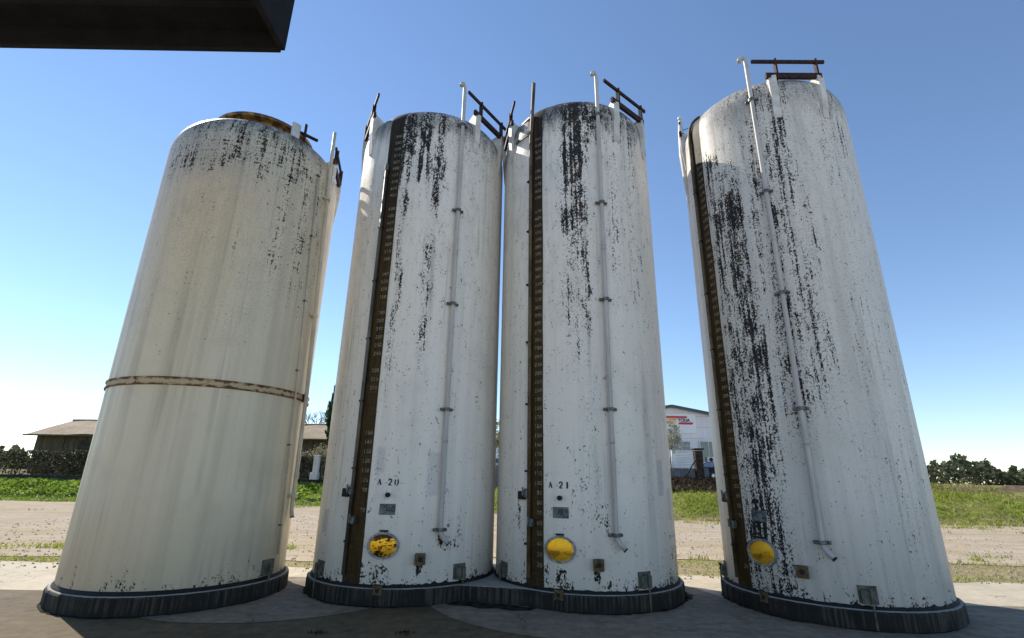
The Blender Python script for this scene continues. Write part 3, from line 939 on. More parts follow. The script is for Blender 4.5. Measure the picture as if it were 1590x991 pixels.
skewed('gravel_road', xr2, 0, lambda x: foot_y(x) - .35 + .25 * math.sin(x * 1.1) + .15 * math.sin(x * 2.9), gravel_mat(), .0, 6, y0f=lambda x: 11.75 + .12 * math.sin(x * 2.1) - (.9 if x < -2 else 0))

sheet('bounce_forecourt', rng(-7, 45, 30), rng(31, 76, 30), lambda x, y: H(x, y) + .012, tan_con)  # pale sheet added to bounce light onto the warehouse front
# ------------------------------------------------------------------ leaves, grass
def leaf_mat(name, c1, c2, trans=.45):
    g = G(name)
    oi = g.noise(g.obj, 5., 4, .6); o2 = g.noise(g.obj, 1.1, 3, .5)
    c = g.mix(g.sst(g.add(g.mul(oi, .6), g.mul(o2, .4)), .38, .62), c1, c2)
    g.done(c, .6, 0., .3)
    tr = g.N.new('ShaderNodeBsdfTranslucent'); g.L.new(c, tr.inputs[0])
    ad = g.N.new('ShaderNodeMixShader'); ad.inputs[0].default_value = trans
    out = g.N['Material Output']
    g.L.new(g.b.outputs[0], ad.inputs[1]); g.L.new(tr.outputs[0], ad.inputs[2]); g.L.new(ad.outputs[0], out.inputs[0])
    return g.mat
M['turf'] = leaf_mat('turf_blades', (.20, .24, .03), (.38, .42, .08))
M['drygrass'] = leaf_mat('dry_blades', (.34, .27, .12), (.48, .40, .20))
M['ivy'] = leaf_mat('ivy_leaves', (.12, .20, .02), (.30, .42, .06))
M['hedge'] = leaf_mat('dark_hedge_leaves', (.022, .026, .012), (.05, .05, .024))
M['creeper'] = leaf_mat('dry_creeper', (.25, .22, .13), (.38, .34, .22))
M['conifer'] = leaf_mat('conifer_needles', (.018, .035, .014), (.045, .075, .025))
M['bush'] = leaf_mat('yellowing_leaves', (.17, .18, .05), (.33, .31, .11))
M['blossom'] = leaf_mat('pale_young_leaves', (.26, .27, .20), (.42, .41, .33))
M['bark'] = simple('grey_brown_bark', (.10, .08, .06), .9, var=.4, scale=10, bump=.5)
M['twig'] = simple('pale_grey_twigs', (.17, .16, .16), .9, var=.3, scale=6)
M['deadleaf'] = leaf_mat('dead_leaf_litter', (.022, .016, .011), (.085, .058, .034))

def leaf(mb, p, s, asp=.6):
    n = Vector((random.gauss(0, 1), random.gauss(0, 1), random.gauss(0, 1) + .4)).normalized()
    a = n.orthogonal().normalized()
    a = Matrix.Rotation(random.uniform(0, 2 * PI), 3, n) @ a
    b = n.cross(a)
    mb.add([p - a * s, p + b * s * asp, p + a * s, p - b * s * asp], [(0, 1, 2, 3)])
def blade(mb, p, h, w, lean=.4):
    t = random.uniform(0, 2 * PI)
    d = Vector((math.cos(t), math.sin(t), 0)) * w
    l = Vector((random.gauss(0, lean) * h, random.gauss(0, lean) * h, h))
    mb.add([p - d, p + d, p + l], [(0, 1, 2)])

def in_view(x, y):                        # where the gaps between the tanks let the ground be seen
    return -1.1 < x / max(y, 1) < 1.1
# dry verge along the yard
mb = MB(); mg = MB()
for i in range(16000):
    x = random.uniform(-13, 13); y = random.uniform(edge_y(x) + .02, 11.9)
    if x < -2 and y > 11.0: continue
    p = Vector((x, y, -.015))
    k = math.sin(x * 1.9) + math.sin(x * .7 + y * 2.1) + random.gauss(0, .5)
    near = y < edge_y(x) + .55
    if (k > -.2 and near) or k > 1.6: blade(mg, p, random.uniform(.03, .085), .010, .5)
    elif random.random() < .7: blade(mb, p, random.uniform(.02, .06), .009, .8)
o = mb.build('dry_grass', M['drygrass']); o['kind'] = 'stuff'
o = mg.build('verge_grass', M['turf']); o['kind'] = 'stuff'
# stones and stray tufts on the gravel, a broken grassy edge
ms = MB(); mt = MB()
for i in range(5200):
    x = random.uniform(-16, 16); y = 9.6 + random.random() ** 1.5 * 14
    if not in_view(x, y): continue
    r = random.uniform(.008, .028) * (1.6 if random.random() < .06 else 1)
    a = random.uniform(0, 6.28)
    vs = []
    for k in range(5):
        t = a + k * 1.2566; q = r * random.uniform(.75, 1.2); vs.append((x + q * math.cos(t), y + q * math.sin(t), .0))
    tp = [(x + (p[0] - x) * .55, y + (p[1] - y) * .55, r * random.uniform(.5, .9)) for p in vs]
    ms.add(vs + tp, [(k, (k + 1) % 5, 5 + (k + 1) % 5, 5 + k) for k in range(5)] + [(5, 6, 7, 8, 9)])
for i in range(420):
    x = random.uniform(-22, 20); f = foot_y(x)
    y = f - abs(random.gauss(0, 1.6)) - .2 if random.random() < .7 else 11.7 + abs(random.gauss(0, .5))
    n = random.randint(8, 30); s_ = random.uniform(.08, .3)
    for k in range(n): blade(mt, Vector((x + random.gauss(0, s_), y + random.gauss(0, s_ * .6), 0)), random.uniform(.04, .12), .016, .6)
o = ms.build('loose_stones', simple('loose_stone', (.30, .26, .21), .9, var=.5, scale=3, c2=(.48, .43, .36))); o['kind'] = 'stuff'
o = mt.build('stray_grass', M['turf']); o['kind'] = 'stuff'
# bank turf, right and centre
mb = MB(); md = MB()
for i in range(30000):
    x = random.uniform(-8, 26); f = foot_y(x); y = f - .5 + random.random() * (5.2 if x < 12 else 7)
    if not in_view(x, y): continue
    k = math.sin(x * 1.3 + y * .7) + math.sin(y * 2.3 - x * .8) + random.gauss(0, .6)
    up = (y - f) / 4.5
    if random.random() < max(0, up - .45) * 2.2 * (1 if x < 12 else .2) or (k > 1.5 and random.random() < .6): continue
    p = Vector((x, y, H(x, y) - .02))
    (blade(md, p, random.uniform(.05, .16), .03, .6) if k > .55 or (y < f and random.random() < .6) else blade(mb, p, random.uniform(.06, .22), .03, .5))
o = mb.build('bank_grass', M['turf']); o['kind'] = 'stuff'
o = md.build('bank_dry_grass', M['drygrass']); o['kind'] = 'stuff'
# leaf litter and dead brush under the wall
mb = MB()
for i in range(9000):
    x = random.uniform(4, 16); f = foot_y(x); y = f + random.uniform(3.0, 6.4)
    if random.random() < (x - 11) / 5: continue
    leaf(mb, Vector((x, y, H(x, y) + random.random() ** 2 * .16)), random.uniform(.05, .12))
for i in range(120):
    x = random.uniform(5, 14); f = foot_y(x); y = f + random.uniform(3.6, 6.3)
    p = Vector((x, y, H(x, y))); mb.tube([p, p + Vector((random.gauss(0, .4), random.gauss(0, .3), random.uniform(.05, .45)))], .012, 4, False)
o = mb.build('leaf_litter', M['deadleaf']); o['kind'] = 'stuff'
# ivy on the left bank
mb = MB()
for i in range(17000):
    x = random.uniform(-34, -6); f = foot_y(x); y = f - .3 + random.random() * 4.2
    if not in_view(x, y): continue
    up = (y - f)
    if up < .9: blade(mb, Vector((x, y, H(x, y) - .02)), random.uniform(.06, .2), .035, .5)
    else: leaf(mb, Vector((x, y, H(x, y) + random.random() * .20)), random.uniform(.06, .12), .8)
o = mb.build('ivy_cover', M['ivy']); o['kind'] = 'stuff'

# ------------------------------------------------------------------ right: low wall, pillar, post, building, car
M['block'] = simple('grey_block_wall', (.17, .18, .20), .9, var=.3, scale=2.5, bump=.3)
M['darkbrick'] = simple('dark_weathered_brick', (.035, .026, .019), .9, var=.5, scale=5, c2=(.06, .045, .032), bump=.5)
M['white_metal'] = simple('white_painted_post', (.70, .70, .70), .6, var=.15, scale=4)
M['iron'] = simple('dark_iron', (.02, .02, .024), .6, .4, var=.4, scale=8)
def zt(x, y): return H(x, y)
def boundary_wall(x0, x1, y, top, mat, label, capm=None):
    t = thing('boundary_wall', label, 'wall', ((x0 + x1) / 2, y, 0))
    mb = MB(); L = x1 - x0
    nb = max(1, int(L / .8))
    for k in range(nb):
        mb.box(((k + .5) * L / nb - L / 2, 0, top / 2 + .2), (L / nb - .006, .2, top - .4), None, 0, .01)
    mb.build('blockwork', mat, t)
    mb = MB(); mb.box((0, 0, top + .03), (L, .26, .06), None, 0, .012); mb.build('coping', capm or mat, t)
    return t
boundary_wall(-7.5, 10.55, 29.5, 2.22, M['block'], 'low grey block wall left of the dark gate pillar')
boundary_wall(11.03, 11.38, 29.6, 2.22, M['block'], 'stub of grey block wall right of the dark gate pillar')
t = thing('gate_pillar', 'dark brick gate pillar with a flat cap in front of the grey building', 'pillar', (10.80, 29.4, 0))
mb = MB()
for k in range(14):
    mb.box((0, 0, 1.4 + k * .137), (.42 + random.uniform(-.008, .008), .42, .132), None, 0, .012)
mb.build('shaft', M['darkbrick'], t)
mb = MB(); mb.box((0, 0, 3.34), (.58, .58, .09), None, 0, .02); mb.build('cap', M['darkbrick'], t)
mb = MB(); mb.bar((-1.05, -.25, 1.6), (-.20, -.2, 2.78), .06, .06); mb.build('brace', M['iron'], t)
t = thing('fence_post', 'slim white fence post standing on the low grey wall', 'post', (9.32, 29.42, 0), 0)
mb = MB(); mb.tube([(0, 0, 2.2), (0, 0, 3.25)], .045, 10); mb.build('tube', M['white_metal'], t, True)
mb = MB(); mb.box((0, 0, 3.27), (.12, .12, .03), None, 0, .008); mb.build('cap', M['white_metal'], t)
wf = MB()
for k in range(7):
    wf.tube([(9.37 + .02 * k, 29.42, 2.30 + .13 * k), (10.58, 29.42, 2.36 + .14 * k)], .006, 5, False)
for k in range(14):
    wf.tube([(9.40 + .085 * k, 29.42, 2.29), (9.40 + .085 * k, 29.42, 2.45 + .055 * k)], .004, 4, False)
tag(wf.build('wire_fence', M['clamp']), 'sagging wire mesh between the white post and the dark pillar', 'fence')

# industrial building
def cladding(name, c, pitch):
    g = G(name)
    x, y, z = g.xyz()
    s = g.m('FRACT', g.mul(z, 1 / pitch))
    line = g.sst(s, .04, .10, 0., 1.)
    n = g.noise(g.vmul(g.obj, (1, 1, .3)), 1.2, 5, .6)
    c0 = g.mix(g.sst(n, .35, .7), c, tuple(k * .86 for k in c))
    g.bump(line, .6, .02)
    return g.done(g.mix(g.mul(g.m('SUBTRACT', 1., line), .35), c0, tuple(k * .5 for k in c)), .55, 0., .3)
M['clad'] = cladding('grey_lilac_cladding', (.74, .72, .75), 1.1)
M['siding'] = cladding('white_siding', (.80, .80, .80), .30)
M['navy'] = simple('slate_blue_trim', (.05, .075, .115), .5, var=.2, scale=3)
M['panel'] = simple('white_sign_panel', (.74, .75, .78), .45, var=.06, scale=1)
M['red'] = simple('red_sign_vinyl', (.52, .03, .04), .45, var=.12, scale=3)
M['yellow'] = simple('yellow_sign_vinyl', (.75, .48, .06), .45, var=.2, scale=4)
M['purple'] = simple('dark_violet_sign_vinyl', (.04, .02, .10), .45, var=.1, scale=3)
M['greentext'] = simple('dark_green_sign_vinyl', (.02, .08, .05), .45, var=.1, scale=3)
def glass_mat():
    g = G('dark_window_glass')
    n = g.noise(g.obj, .8, 3, .5)
    return g.done(g.mix(n, (.035, .055, .06), (.11, .15, .16)), .08, 0., .8)
M['glass'] = glass_mat()
bx0, bx1, by, ap, sl = 8.0, 24.2, 50.0, 8.62, .184
axc = 16.08
bld = thing('warehouse', 'pale grey gabled warehouse with a red striped sign beyond the low wall', 'building', (axc, by, 0))
def xr_(x): return x - axc
mb = MB()
ez_ = ap - (bx1 - axc) * sl
poly = [(xr_(bx0), 1.3), (xr_(bx1), 1.3), (xr_(bx1), ez_), (0, ap), (xr_(bx0), ez_)]
vs = [(x, 0, z) for x, z in poly] + [(x, 26, z) for x, z in poly]
mb.add(vs, [(0, 1, 2, 3, 4), (9, 8, 7, 6, 5), (0, 5, 6, 1), (1, 6, 7, 2), (0, 4, 9, 5)])
mb.build('wall', M['clad'], bld)
mb = MB()
for sg in (-1, 1):
    a = Vector((0, 0, ap + .02)); b = Vector((sg * (bx1 - axc + .35), 0, ap + .02 - (bx1 - axc + .35) * sl))
    vs = []
    for q in (a, b):
        for dy, dz in ((-.35, 0), (26.3, 0), (26.3, .12), (-.35, .12)): vs.append((q.x, dy, q.z + dz))
    mb.add(vs, [(0, 1, 5, 4), (1, 2, 6, 5), (2, 3, 7, 6), (3, 0, 4, 7), (4, 5, 6, 7), (0, 3, 2, 1)])
rf = mb.build('roof', M['navy'], bld)
mb = MB()
for sg in (-1, 1):
    L = bx1 - axc + .35
    a = Vector((sg * .03, -.37, ap - .02)); b = Vector((sg * L, -.37, ap - .02 - L * sl))
    mb.add([(a.x, a.y, a.z - .10), (b.x, b.y, b.z - .10), (b.x, b.y, b.z + .20), (a.x, a.y, a.z + .20),
            (a.x, a.y - .05, a.z - .10), (b.x, b.y - .05, b.z - .10), (b.x, b.y - .05, b.z + .20), (a.x, a.y - .05, a.z + .20)],
           [(4, 5, 6, 7), (0, 3, 2, 1), (3, 7, 6, 2), (0, 1, 5, 4), (0, 4, 7, 3), (1, 2, 6, 5)])
mb.build('verge_trim', M['navy'], rf)
mb = MB(); mb.box((0, -.04, 2.82), (bx1 - bx0 - .01, .08, 2.94)); mb.build('lower_siding', M['siding'], bld)
def window(x0, x1, z0, z1, bars, name='window'):
    w, h, c = x1 - x0, z1 - z0, ((x0 + x1) / 2 - axc, (z0 + z1) / 2)
    mb = MB()
    for dx, dz, ww, hh in ((0, h / 2 + .035, w + .14, .07), (0, -h / 2 - .035, w + .14, .07), (-w / 2 - .035, 0, .07, h), (w / 2 + .035, 0, .07, h), (0, 0, .05, h)):
        mb.box((c[0] + dx, -.10, c[1] + dz), (ww, .10, hh))
    f = mb.build(name, M['white_metal'], bld)
    mb = MB(); mb.box((c[0], -.087, c[1]), (w, .02, h)); mb.build('pane', M['glass'], f)
    mb = MB(); mb.box((c[0], -.14, c[1] - h / 2 - .10), (w + .2, .18, .06)); mb.build('sill', M['white_metal'], f)
    if bars:
        mb = MB()
        n = int(w / .13)
        for k in range(1, n): mb.box((c[0] - w / 2 + w * k / n, -.17, c[1]), (.025, .025, h))
        mb.box((c[0], -.172, c[1]), (w, .02, .03))
        mb.build('grille', M['white_metal'], f)
window(16.05, 17.65, 4.40, 5.22, True)
window(18.66, 20.25, 3.35, 5.25, False)
window(21.2, 22.8, 4.40, 5.22, True)
window(12.9, 14.5, 4.40, 5.22, True)
window(9.6, 11.2, 4.40, 5.22, True)
mb = MB(); mb.box((xr_(19.45), -.30, 3.55), (.62, .4, .5), None, 0, .03)
ac = mb.build('air_conditioner', M['white_metal'], bld)
mb = MB(); mb.tube([(xr_(19.42), -.505, 3.55), (xr_(19.42), -.515, 3.55)], .19, 18); mb.build('fan_grille', M['iron'], ac)
# sign panel on the gable
mb = MB(); mb.box((xr_(16.02), -.05, 7.0), (4.86, .07, 1.92), None, 0, .01)
sg = mb.build('sign_panel', M['panel'], bld)
def para(mb, x0, x1, z0, z1, skew, y=-.093):
    mb.add([(xr_(x0), y, z0), (xr_(x1 - skew), y, z0), (xr_(x1), y, z1), (xr_(x0 + skew), y, z1)], [(0, 1, 2, 3)])
mb = MB(); para(mb, 14.2, 17.62, 7.50, 7.70, .05); para(mb, 16.66, 18.22, 6.88, 7.10, .14); mb.build('red_stripes', M['red'], sg)
mb = MB()
for (x0, x1, z0, z1) in ((15.30, 16.62, 7.36, 7.47), (15.25, 16.0, 7.14, 7.30), (15.62, 16.56, 7.06, 7.20), (15.2, 16.5, 6.88, 6.99)):
    para(mb, x0, x1, z0, z1, .12)
mb.build('emblem', M['yellow'], sg)
mb = MB()
for (x0, x1, z0, z1) in ((15.8, 16.55, 7.285, 7.35), (15.35, 16.2, 7.0, 7.05)):
    para(mb, x0, x1, z0, z1, .1, -.095)
mb.build('emblem_red_bands', M['red'], sg)  # red bands printed across the yellow emblem
def text(name, s, h, loc, mat, parent, bold=.02):
    cu = bpy.data.curves.new(name, 'FONT'); cu.body = s; cu.size = h * 1.38; cu.offset = bold; cu.extrude = .004
    o = bpy.data.objects.new(name, cu); COL.objects.link(o)
    dg = bpy.context.evaluated_depsgraph_get()
    me = bpy.data.meshes.new_from_object(o.evaluated_get(dg))
    bpy.data.objects.remove(o)
    me.name = name
    o = link(name, me, parent, None)
    me.materials.clear(); me.materials.append(mat)
    o.rotation_euler = (rad(90), 0, 0); o.location = loc
    return o
text('sign_lettering', 'TCIUA', .29, (xr_(16.68), -.094, 7.17), M['purple'], sg)
text('sign_lettering', 'FOMIL', .22, (xr_(15.72), -.094, 6.60), M['greentext'], sg)

# ------------------------------------------------------------------ cars
def car(label, x, y, rz, paint):
    z = H(x, y)
    t = thing('parked_car', label, 'car', (x, y, z), rz, 'cars parked beyond the wall')
    L, W = 4.1, 1.66
    prof = [(-2.03, .30), (-2.05, .55), (-1.98, .80), (-1.85, .92), (-1.1, .98), (1.0, .98), (1.75, .84), (2.0, .70), (2.06, .50), (2.0, .28)]
    def extr(pr, hw, topw=None):
        n = len(pr)
        vs = [(a, s * (hw if topw is None else hw - (b - .95) * topw), b) for s in (-1, 1) for a, b in pr]
        fs = [tuple(range(n)), tuple(reversed(range(n, 2 * n)))] + [(i, i + n, (i + 1) % n + n, (i + 1) % n) for i in range(n)]
        return vs, fs
    bm = bmesh.new()
    vs, fs = extr(prof, W / 2)
    bv = [bm.verts.new(v) for v in vs]
    for f in fs: bm.faces.new([bv[i] for i in f])
    bmesh.ops.recalc_face_normals(bm, faces=bm.faces)
    bmesh.ops.bevel(bm, geom=[e for e in bm.edges], offset=.05, segments=2, affect='EDGES')
    me = bpy.data.meshes.new('body'); bm.to_mesh(me); bm.free()
    body = link('body', me, t, paint, True)
    vs, fs = extr([(-1.75, .95), (-1.35, 1.40), (-1.0, 1.45), (.15, 1.43), (.45, 1.36), (1.15, .96)], W / 2 - .06, .42)
    mb = MB(); mb.add(vs, fs); cab = mb.build('roof', paint, t)
    mb = MB()
    for s in (-1, 1):
        def sp(a, b): return (a, s * (W / 2 - .06 - (b - .95) * .42 + .006), b)
        mb.add([sp(-1.42, 1.02), sp(-.30, 1.02), sp(-.30, 1.36), sp(-1.2, 1.36)], [(0, 1, 2, 3)])
        mb.add([sp(-.22, 1.02), sp(.88, 1.02), sp(.36, 1.34), sp(-.22, 1.36)], [(0, 1, 2, 3)])
    mb.build('side_window', M['glass'], t)
    mb = MB()
    def cross(a, b, k, off): return (a + off, k * (W / 2 - .06 - (b - .95) * .42 - .08), b + .006)
    mb.add([cross(1.08, 1.0, -1, .01), cross(1.08, 1.0, 1, .01), cross(.50, 1.335, 1, .01), cross(.50, 1.335, -1, .01)], [(0, 1, 2, 3)])
    mb.build('windscreen', M['glass'], t)
    mb = MB()
    mb.add([cross(-1.71, 1.0, -1, -.012), cross(-1.71, 1.0, 1, -.012), cross(-1.39, 1.36, 1, -.012), cross(-1.39, 1.36, -1, -.012)], [(0, 1, 2, 3)])
    mb.build('rear_window', M['glass'], t)
    for a in (-1.28, 1.30):
        for s in (-1, 1):
            mb = MB(); mb.tube([(a, s * (W / 2 - .17), .30), (a, s * (W / 2 + .01), .30)], .30, 22)
            w = mb.build('wheel', M['black'], t)
            mb = MB(); mb.tube([(a, s * (W / 2 + .0), .30), (a, s * (W / 2 + .02), .30)], .19, 18); mb.build('rim', M['white_metal'], w)
    for s in (-1, 1):
        mb = MB(); mb.box((2.0, s * .58, .66), (.12, .36, .15), None, 0, .03); mb.build('headlight', M['panel'], t)
        mb = MB(); mb.box((-2.0, s * .66, .76), (.12, .2, .2), None, 0, .03); mb.build('tail_light', M['red'], t)
        mb = MB(); mb.box((.75, s * (W / 2 + .06), 1.02), (.10, .16, .11), None, 0, .03); mb.build('door_mirror', paint, t)
    mb = MB(); mb.box((2.06, 0, .40), (.03, .5, .11)); mb.build('number_plate', M['panel'], t)
    mb = MB(); mb.box((2.055, 0, .62), (.03, .62, .09)); mb.build('radiator_grille', M['black'], t)
    return t
navy_paint = simple('dark_navy_car_paint', (.010, .010, .017), .4, .0, var=.1, scale=2, spec=.3)
silver_paint = simple('pale_blue_car_paint', (.50, .55, .66), .25, .2, var=.1, scale=2, spec=.6)
car('dark navy car half hidden behind the right edge tank', 16.2, 40.5, rad(207), navy_paint)
car('pale blue car glimpsed in the slit between the two middle tanks', -1.2, 40.0, rad(8), silver_paint)

# ------------------------------------------------------------------ vegetation things
def limb(mb, a, b, r0, r1, n=4, wob=.08):
    a, b = Vector(a), Vector(b); L = (b - a).length
    pts = [a + (b - a) * k / n + (Vector((random.gauss(0, wob), random.gauss(0, wob), 0)) * L if 0 < k < n else Vector()) for k in range(n + 1)]
    mb.tube(pts, [r0 + (r1 - r0) * k / n for k in range(n + 1)], 6, False)
    return pts
def leafy_tree(name, label, cat, loc, h0, hh, rx, nleaf, size, mat, trunk_r=.08, group=None, clumps=40):
    t = thing(name, label, cat, loc, 0, group)
    mb = MB(); ml = MB()
    limb(mb, (0, 0, -.1), (0, 0, h0 + hh * .3), trunk_r, trunk_r * .6)
    cs = []
    for k in range(clumps):
        v = Vector((random.gauss(0, 1), random.gauss(0, 1), random.gauss(0, 1))).normalized() * random.random() ** .4
        c = Vector((v.x * rx, v.y * rx, h0 + hh * (.5 + .5 * v.z)))
        cs.append((c, rx * random.uniform(.16, .34)))
        if k % 2 == 0: limb(mb, (0, 0, h0 + hh * random.uniform(0, .3)), c, trunk_r * .4, trunk_r * .08, 4, .05)
    for i in range(nleaf):
        c, r = random.choice(cs)
        v = Vector((random.gauss(0, 1), random.gauss(0, 1), random.gauss(0, 1))) * r * .55
        leaf(ml, c + v, size * random.uniform(.6, 1.3))
    mb.build('trunk', M['bark'], t); ml.build('crown', mat, t)
    return t
def gl(x, y): return (x, y, H(x, y))
leafy_tree('young_tree', 'small pale leafed young tree in front of the grey warehouse', 'tree', gl(13.25, 42), 2.2, 2.6, .95, 2200, .07, M['blossom'], .05)
leafy_tree('garden_bush', 'yellowing bush glimpsed high in the slit between the middle tanks', 'bush', gl(-1.05, 43), 1.0, 3.6, 1.3, 3000, .09, M['bush'], .08)
t = thing('fence_post', 'white post behind the car seen through the slit between the tanks', 'post', gl(-1.03, 41.6), 0)
mb = MB(); mb.tube([(0, 0, 0), (0, 0, 2.2)], .07, 10); mb.build('tube', M['white_metal'], t, True)
mb = MB(); mb.box((0, 0, 2.22), (.2, .2, .05), None, 0, .01); mb.build('cap', M['white_metal'], t)
# cypress on the left
t = thing('cypress_tree', 'dark green cypress rising behind the left side of the A-20 tank', 'tree', gl(-12.7, 38))
mb = MB(); limb(mb, (0, 0, -.2), (0, 0, 7.5), .22, .04, 5, .01); 
ml = MB()
for i in range(11000):
    k = random.random(); z = 2.6 + 5.8 * k
    rmax = 1.22 * math.sin(PI * min(1, (k * .86 + .12))) ** .7 * (1 - .25 * k)
    a = random.uniform(0, 2 * PI)
    r = rmax * random.uniform(.55, 1.02) * (1 + .10 * math.sin(a * 5 + z * 3) + .06 * math.sin(z * 9 + a * 2))
    p = Vector((r * math.cos(a), r * math.sin(a), z))
    d = Vector((math.cos(a) * .3, math.sin(a) * .3, 1)).normalized()
    q = d.orthogonal().normalized() * .045
    ml.add([p - q, p + q, p + d * random.uniform(.14, .30)], [(0, 1, 2)])
    leaf(ml, p, .07)
for k in range(26):
    a = random.uniform(0, 2 * PI); z = random.uniform(2.6, 7.4); limb(mb, (0, 0, z), (.8 * math.cos(a), .8 * math.sin(a), z + .35), .03, .008, 3, .02)
mb.build('trunk', M['bark'], t); ml.build('crown', M['conifer'], t)
# bare tree behind the shed
t = thing('bare_tree', 'leafless grey tree showing above the ridge of the brown shed', 'tree', (-27.0, 70, H(-27, 70)))
mb = MB(); mc = MB()
limb(mb, (0, 0, 0), (0, 0, 5.4), .24, .16, 4, .01)
def branch(p, d, L, r, dep):
    q = p + d * L
    (mb if dep < 1 else mc).tube([p, (p + q) / 2 + Vector((random.gauss(0, .05), random.gauss(0, .05), 0)) * L, q], [r, r * .8, r * .6], 5, False)
    if dep < 5:
        for k in range(3 if dep < 4 else 2):
            nd = (d + Vector((random.gauss(0, .45), random.gauss(0, .45), random.gauss(.08, .25)))).normalized()
            branch(q, nd, L * random.uniform(.62, .82), r * .6, dep + 1)
for k in range(5):
    a = 2 * PI * k / 5 + .3
    branch(Vector((0, 0, 5.0)), Vector((math.cos(a) * .75, math.sin(a) * .75, 1)).normalized(), 1.35, .11, 1)
mb.build('trunk', M['bark'], t); mc.build('crown', M['twig'], t)

# ------------------------------------------------------------------ left: low wall, white pillars, hedge, creeper, shed
M['darkwall'] = simple('dark_stained_kerb', (.045, .042, .038), .9, var=.4, scale=3)
M['whitepillar'] = simple('whitewashed_pillar', (.60, .58, .56), .8, var=.25, scale=3, stretch=(1, 1, .4))
boundary_wall(-40, -8.2, 32.6, 1.24, M['darkwall'], 'low dark wall along the top of the green left bank')
for x, lab in ((-12.13, 'whole white pillar with a wide foot on the low dark wall'), (-13.38, 'white pillar mostly hidden by the cream tank, only its foot showing')):
    t = thing('white_pillar', lab, 'pillar', (x, 32.5, 0), 0, 'white pillars on the left wall')
    mb = MB(); mb.box((0, 0, 2.15), (.32, .32, 1.1), None, 0, .015); mb.build('shaft', M['whitepillar'], t)
    mb = MB(); mb.box((-.03, -.02, 1.50), (.46, .42, .44), None, 0, .02); mb.build('foot', M['whitepillar'], t)
    mb = MB(); mb.box((0, 0, 2.73), (.42, .42, .07), None, 0, .015); mb.build('cap', M['whitepillar'], t)
t = thing('hedge', 'dark clipped hedge behind the white pillars', 'hedge', (-20, 33.6, H(-20, 33.6)))
ml = MB(); mb = MB()
for i in range(16000):
    x = random.uniform(-16, 11.5); z = random.random() ** .6 * 1.95
    if not (-9.5 < x < 11.5) and random.random() < .3: continue
    y = -.45 * (1 - .1 * math.sin(x * 3)) + random.gauss(0, .10) if random.random() < .6 else random.uniform(-.5, .6)
    leaf(ml, Vector((x, y, z * .93 + .08 * math.sin(x * 2.2) + random.random() * .1)), random.uniform(.05, .10))
for k in range(50):
    x = -16 + k * .55; limb(mb, (x, 0, -.1), (x + random.gauss(0, .2), 0, 1.6), .03, .01, 3, .03)
mb.build('stems', M['bark'], t); ml.build('foliage', M['hedge'], t)
t = thing('dry_creeper', 'pale dry creeper sprawling over the hedge above the white pillar', 'creeper', (-11.9, 33.0, H(-11.9, 33)))
ml = MB(); mb = MB()
for k in range(34):
    a = Vector((random.uniform(-1.0, 1.6), random.uniform(-.2, .3), 1.7)); b = a + Vector((random.gauss(0, .6), random.gauss(0, .2), random.uniform(.1, .9)))
    pts = limb(mb, a, b, .012, .005, 4, .08)
    for q in pts:
        for j in range(12): leaf(ml, q + Vector((random.gauss(0, .10), random.gauss(0, .08), random.gauss(0, .10))), random.uniform(.03, .06))
limb(mb, (0, .1, 0), (.1, 0, 1.8), .05, .03)
mb.build('stems', M['twig'], t); ml.build('foliage', M['creeper'], t)
def tile_mat():
    g = G('lichened_roof_tiles')
    x, y, z = g.xyz()
    rows = g.m('FRACT', g.mul(y, 3.1)); cols = g.m('FRACT', g.mul(x, 4.6))
    n = g.noise(g.obj, .9, 5, .6); n2 = g.noise(g.obj, 8., 4, .6)
    c = g.mix(g.sst(g.add(g.mul(n, .5), g.mul(n2, .5)), .38, .62), (.20, .135, .08), (.34, .27, .18))
    c = g.mix(g.mul(g.sst(rows, .12, .02), .6), c, (.05, .035, .025))
    c = g.mix(g.mul(g.sst(g.m('ABSOLUTE', g.add(cols, -.5)), .38, .5), .5), c, (.07, .05, .035))
    g.bump(g.add(cols, rows), .5, .05)
    return g.done(c, .9)
M['tile'] = tile_mat()
M['timber'] = simple('brown_weathered_boards', (.075, .055, .04), .85, var=.4, scale=2, stretch=(6, 6, .5), c2=(.13, .10, .075))
sh = thing('tiled_shed', 'long brown shed with a sagging tiled roof behind the white pillars', 'building', (-27, 49, 0))
mb = MB(); mb.box((0, 0, 2.75), (30, 7.4, 3.9))
for k in range(30): mb.box((-14.5 + k, -3.72, 2.75), (.08, .05, 3.8))
mb.build('wall', M['timber'], sh)
mb = MB()
nx = 40
for sgn in (-1, 1):
    vs = []
    for j, (yy, zz) in enumerate(((4.6, 4.55), (2.3, 5.4), (0, 6.15))):
        for i in range(nx + 1):
            x = -15.4 + 30.8 * i / nx
            vs.append((x, sgn * yy, zz + .05 * math.sin(x * .5 + j) + .03 * math.sin(x * 1.7)))
    mb.add(vs, [(j * (nx + 1) + i, j * (nx + 1) + i + 1, (j + 1) * (nx + 1) + i + 1, (j + 1) * (nx + 1) + i) for j in range(2) for i in range(nx)])
rf = mb.build('roof', M['tile'], sh)
mb = MB(); mb.bar((-15.4, -4.62, 4.48), (15.4, -4.62, 4.48), .16, .12); mb.build('eaves_board', M['timber'], rf)
mb = MB(); mb.tube([(-15.4 + 1.54 * i, 0, 6.17 + .05 * math.sin((-15.4 + 1.54 * i) * .5 + 2)) for i in range(21)], .11, 8); mb.build('ridge_tiles', M['tile'], rf)
for k in range(5):
    mb = MB(); mb.box((-10 + 5.6 * k, -3.76, 2.5), (2.2, .06, 3.2)); mb.build('plank_door', M['darkwall'], sh)

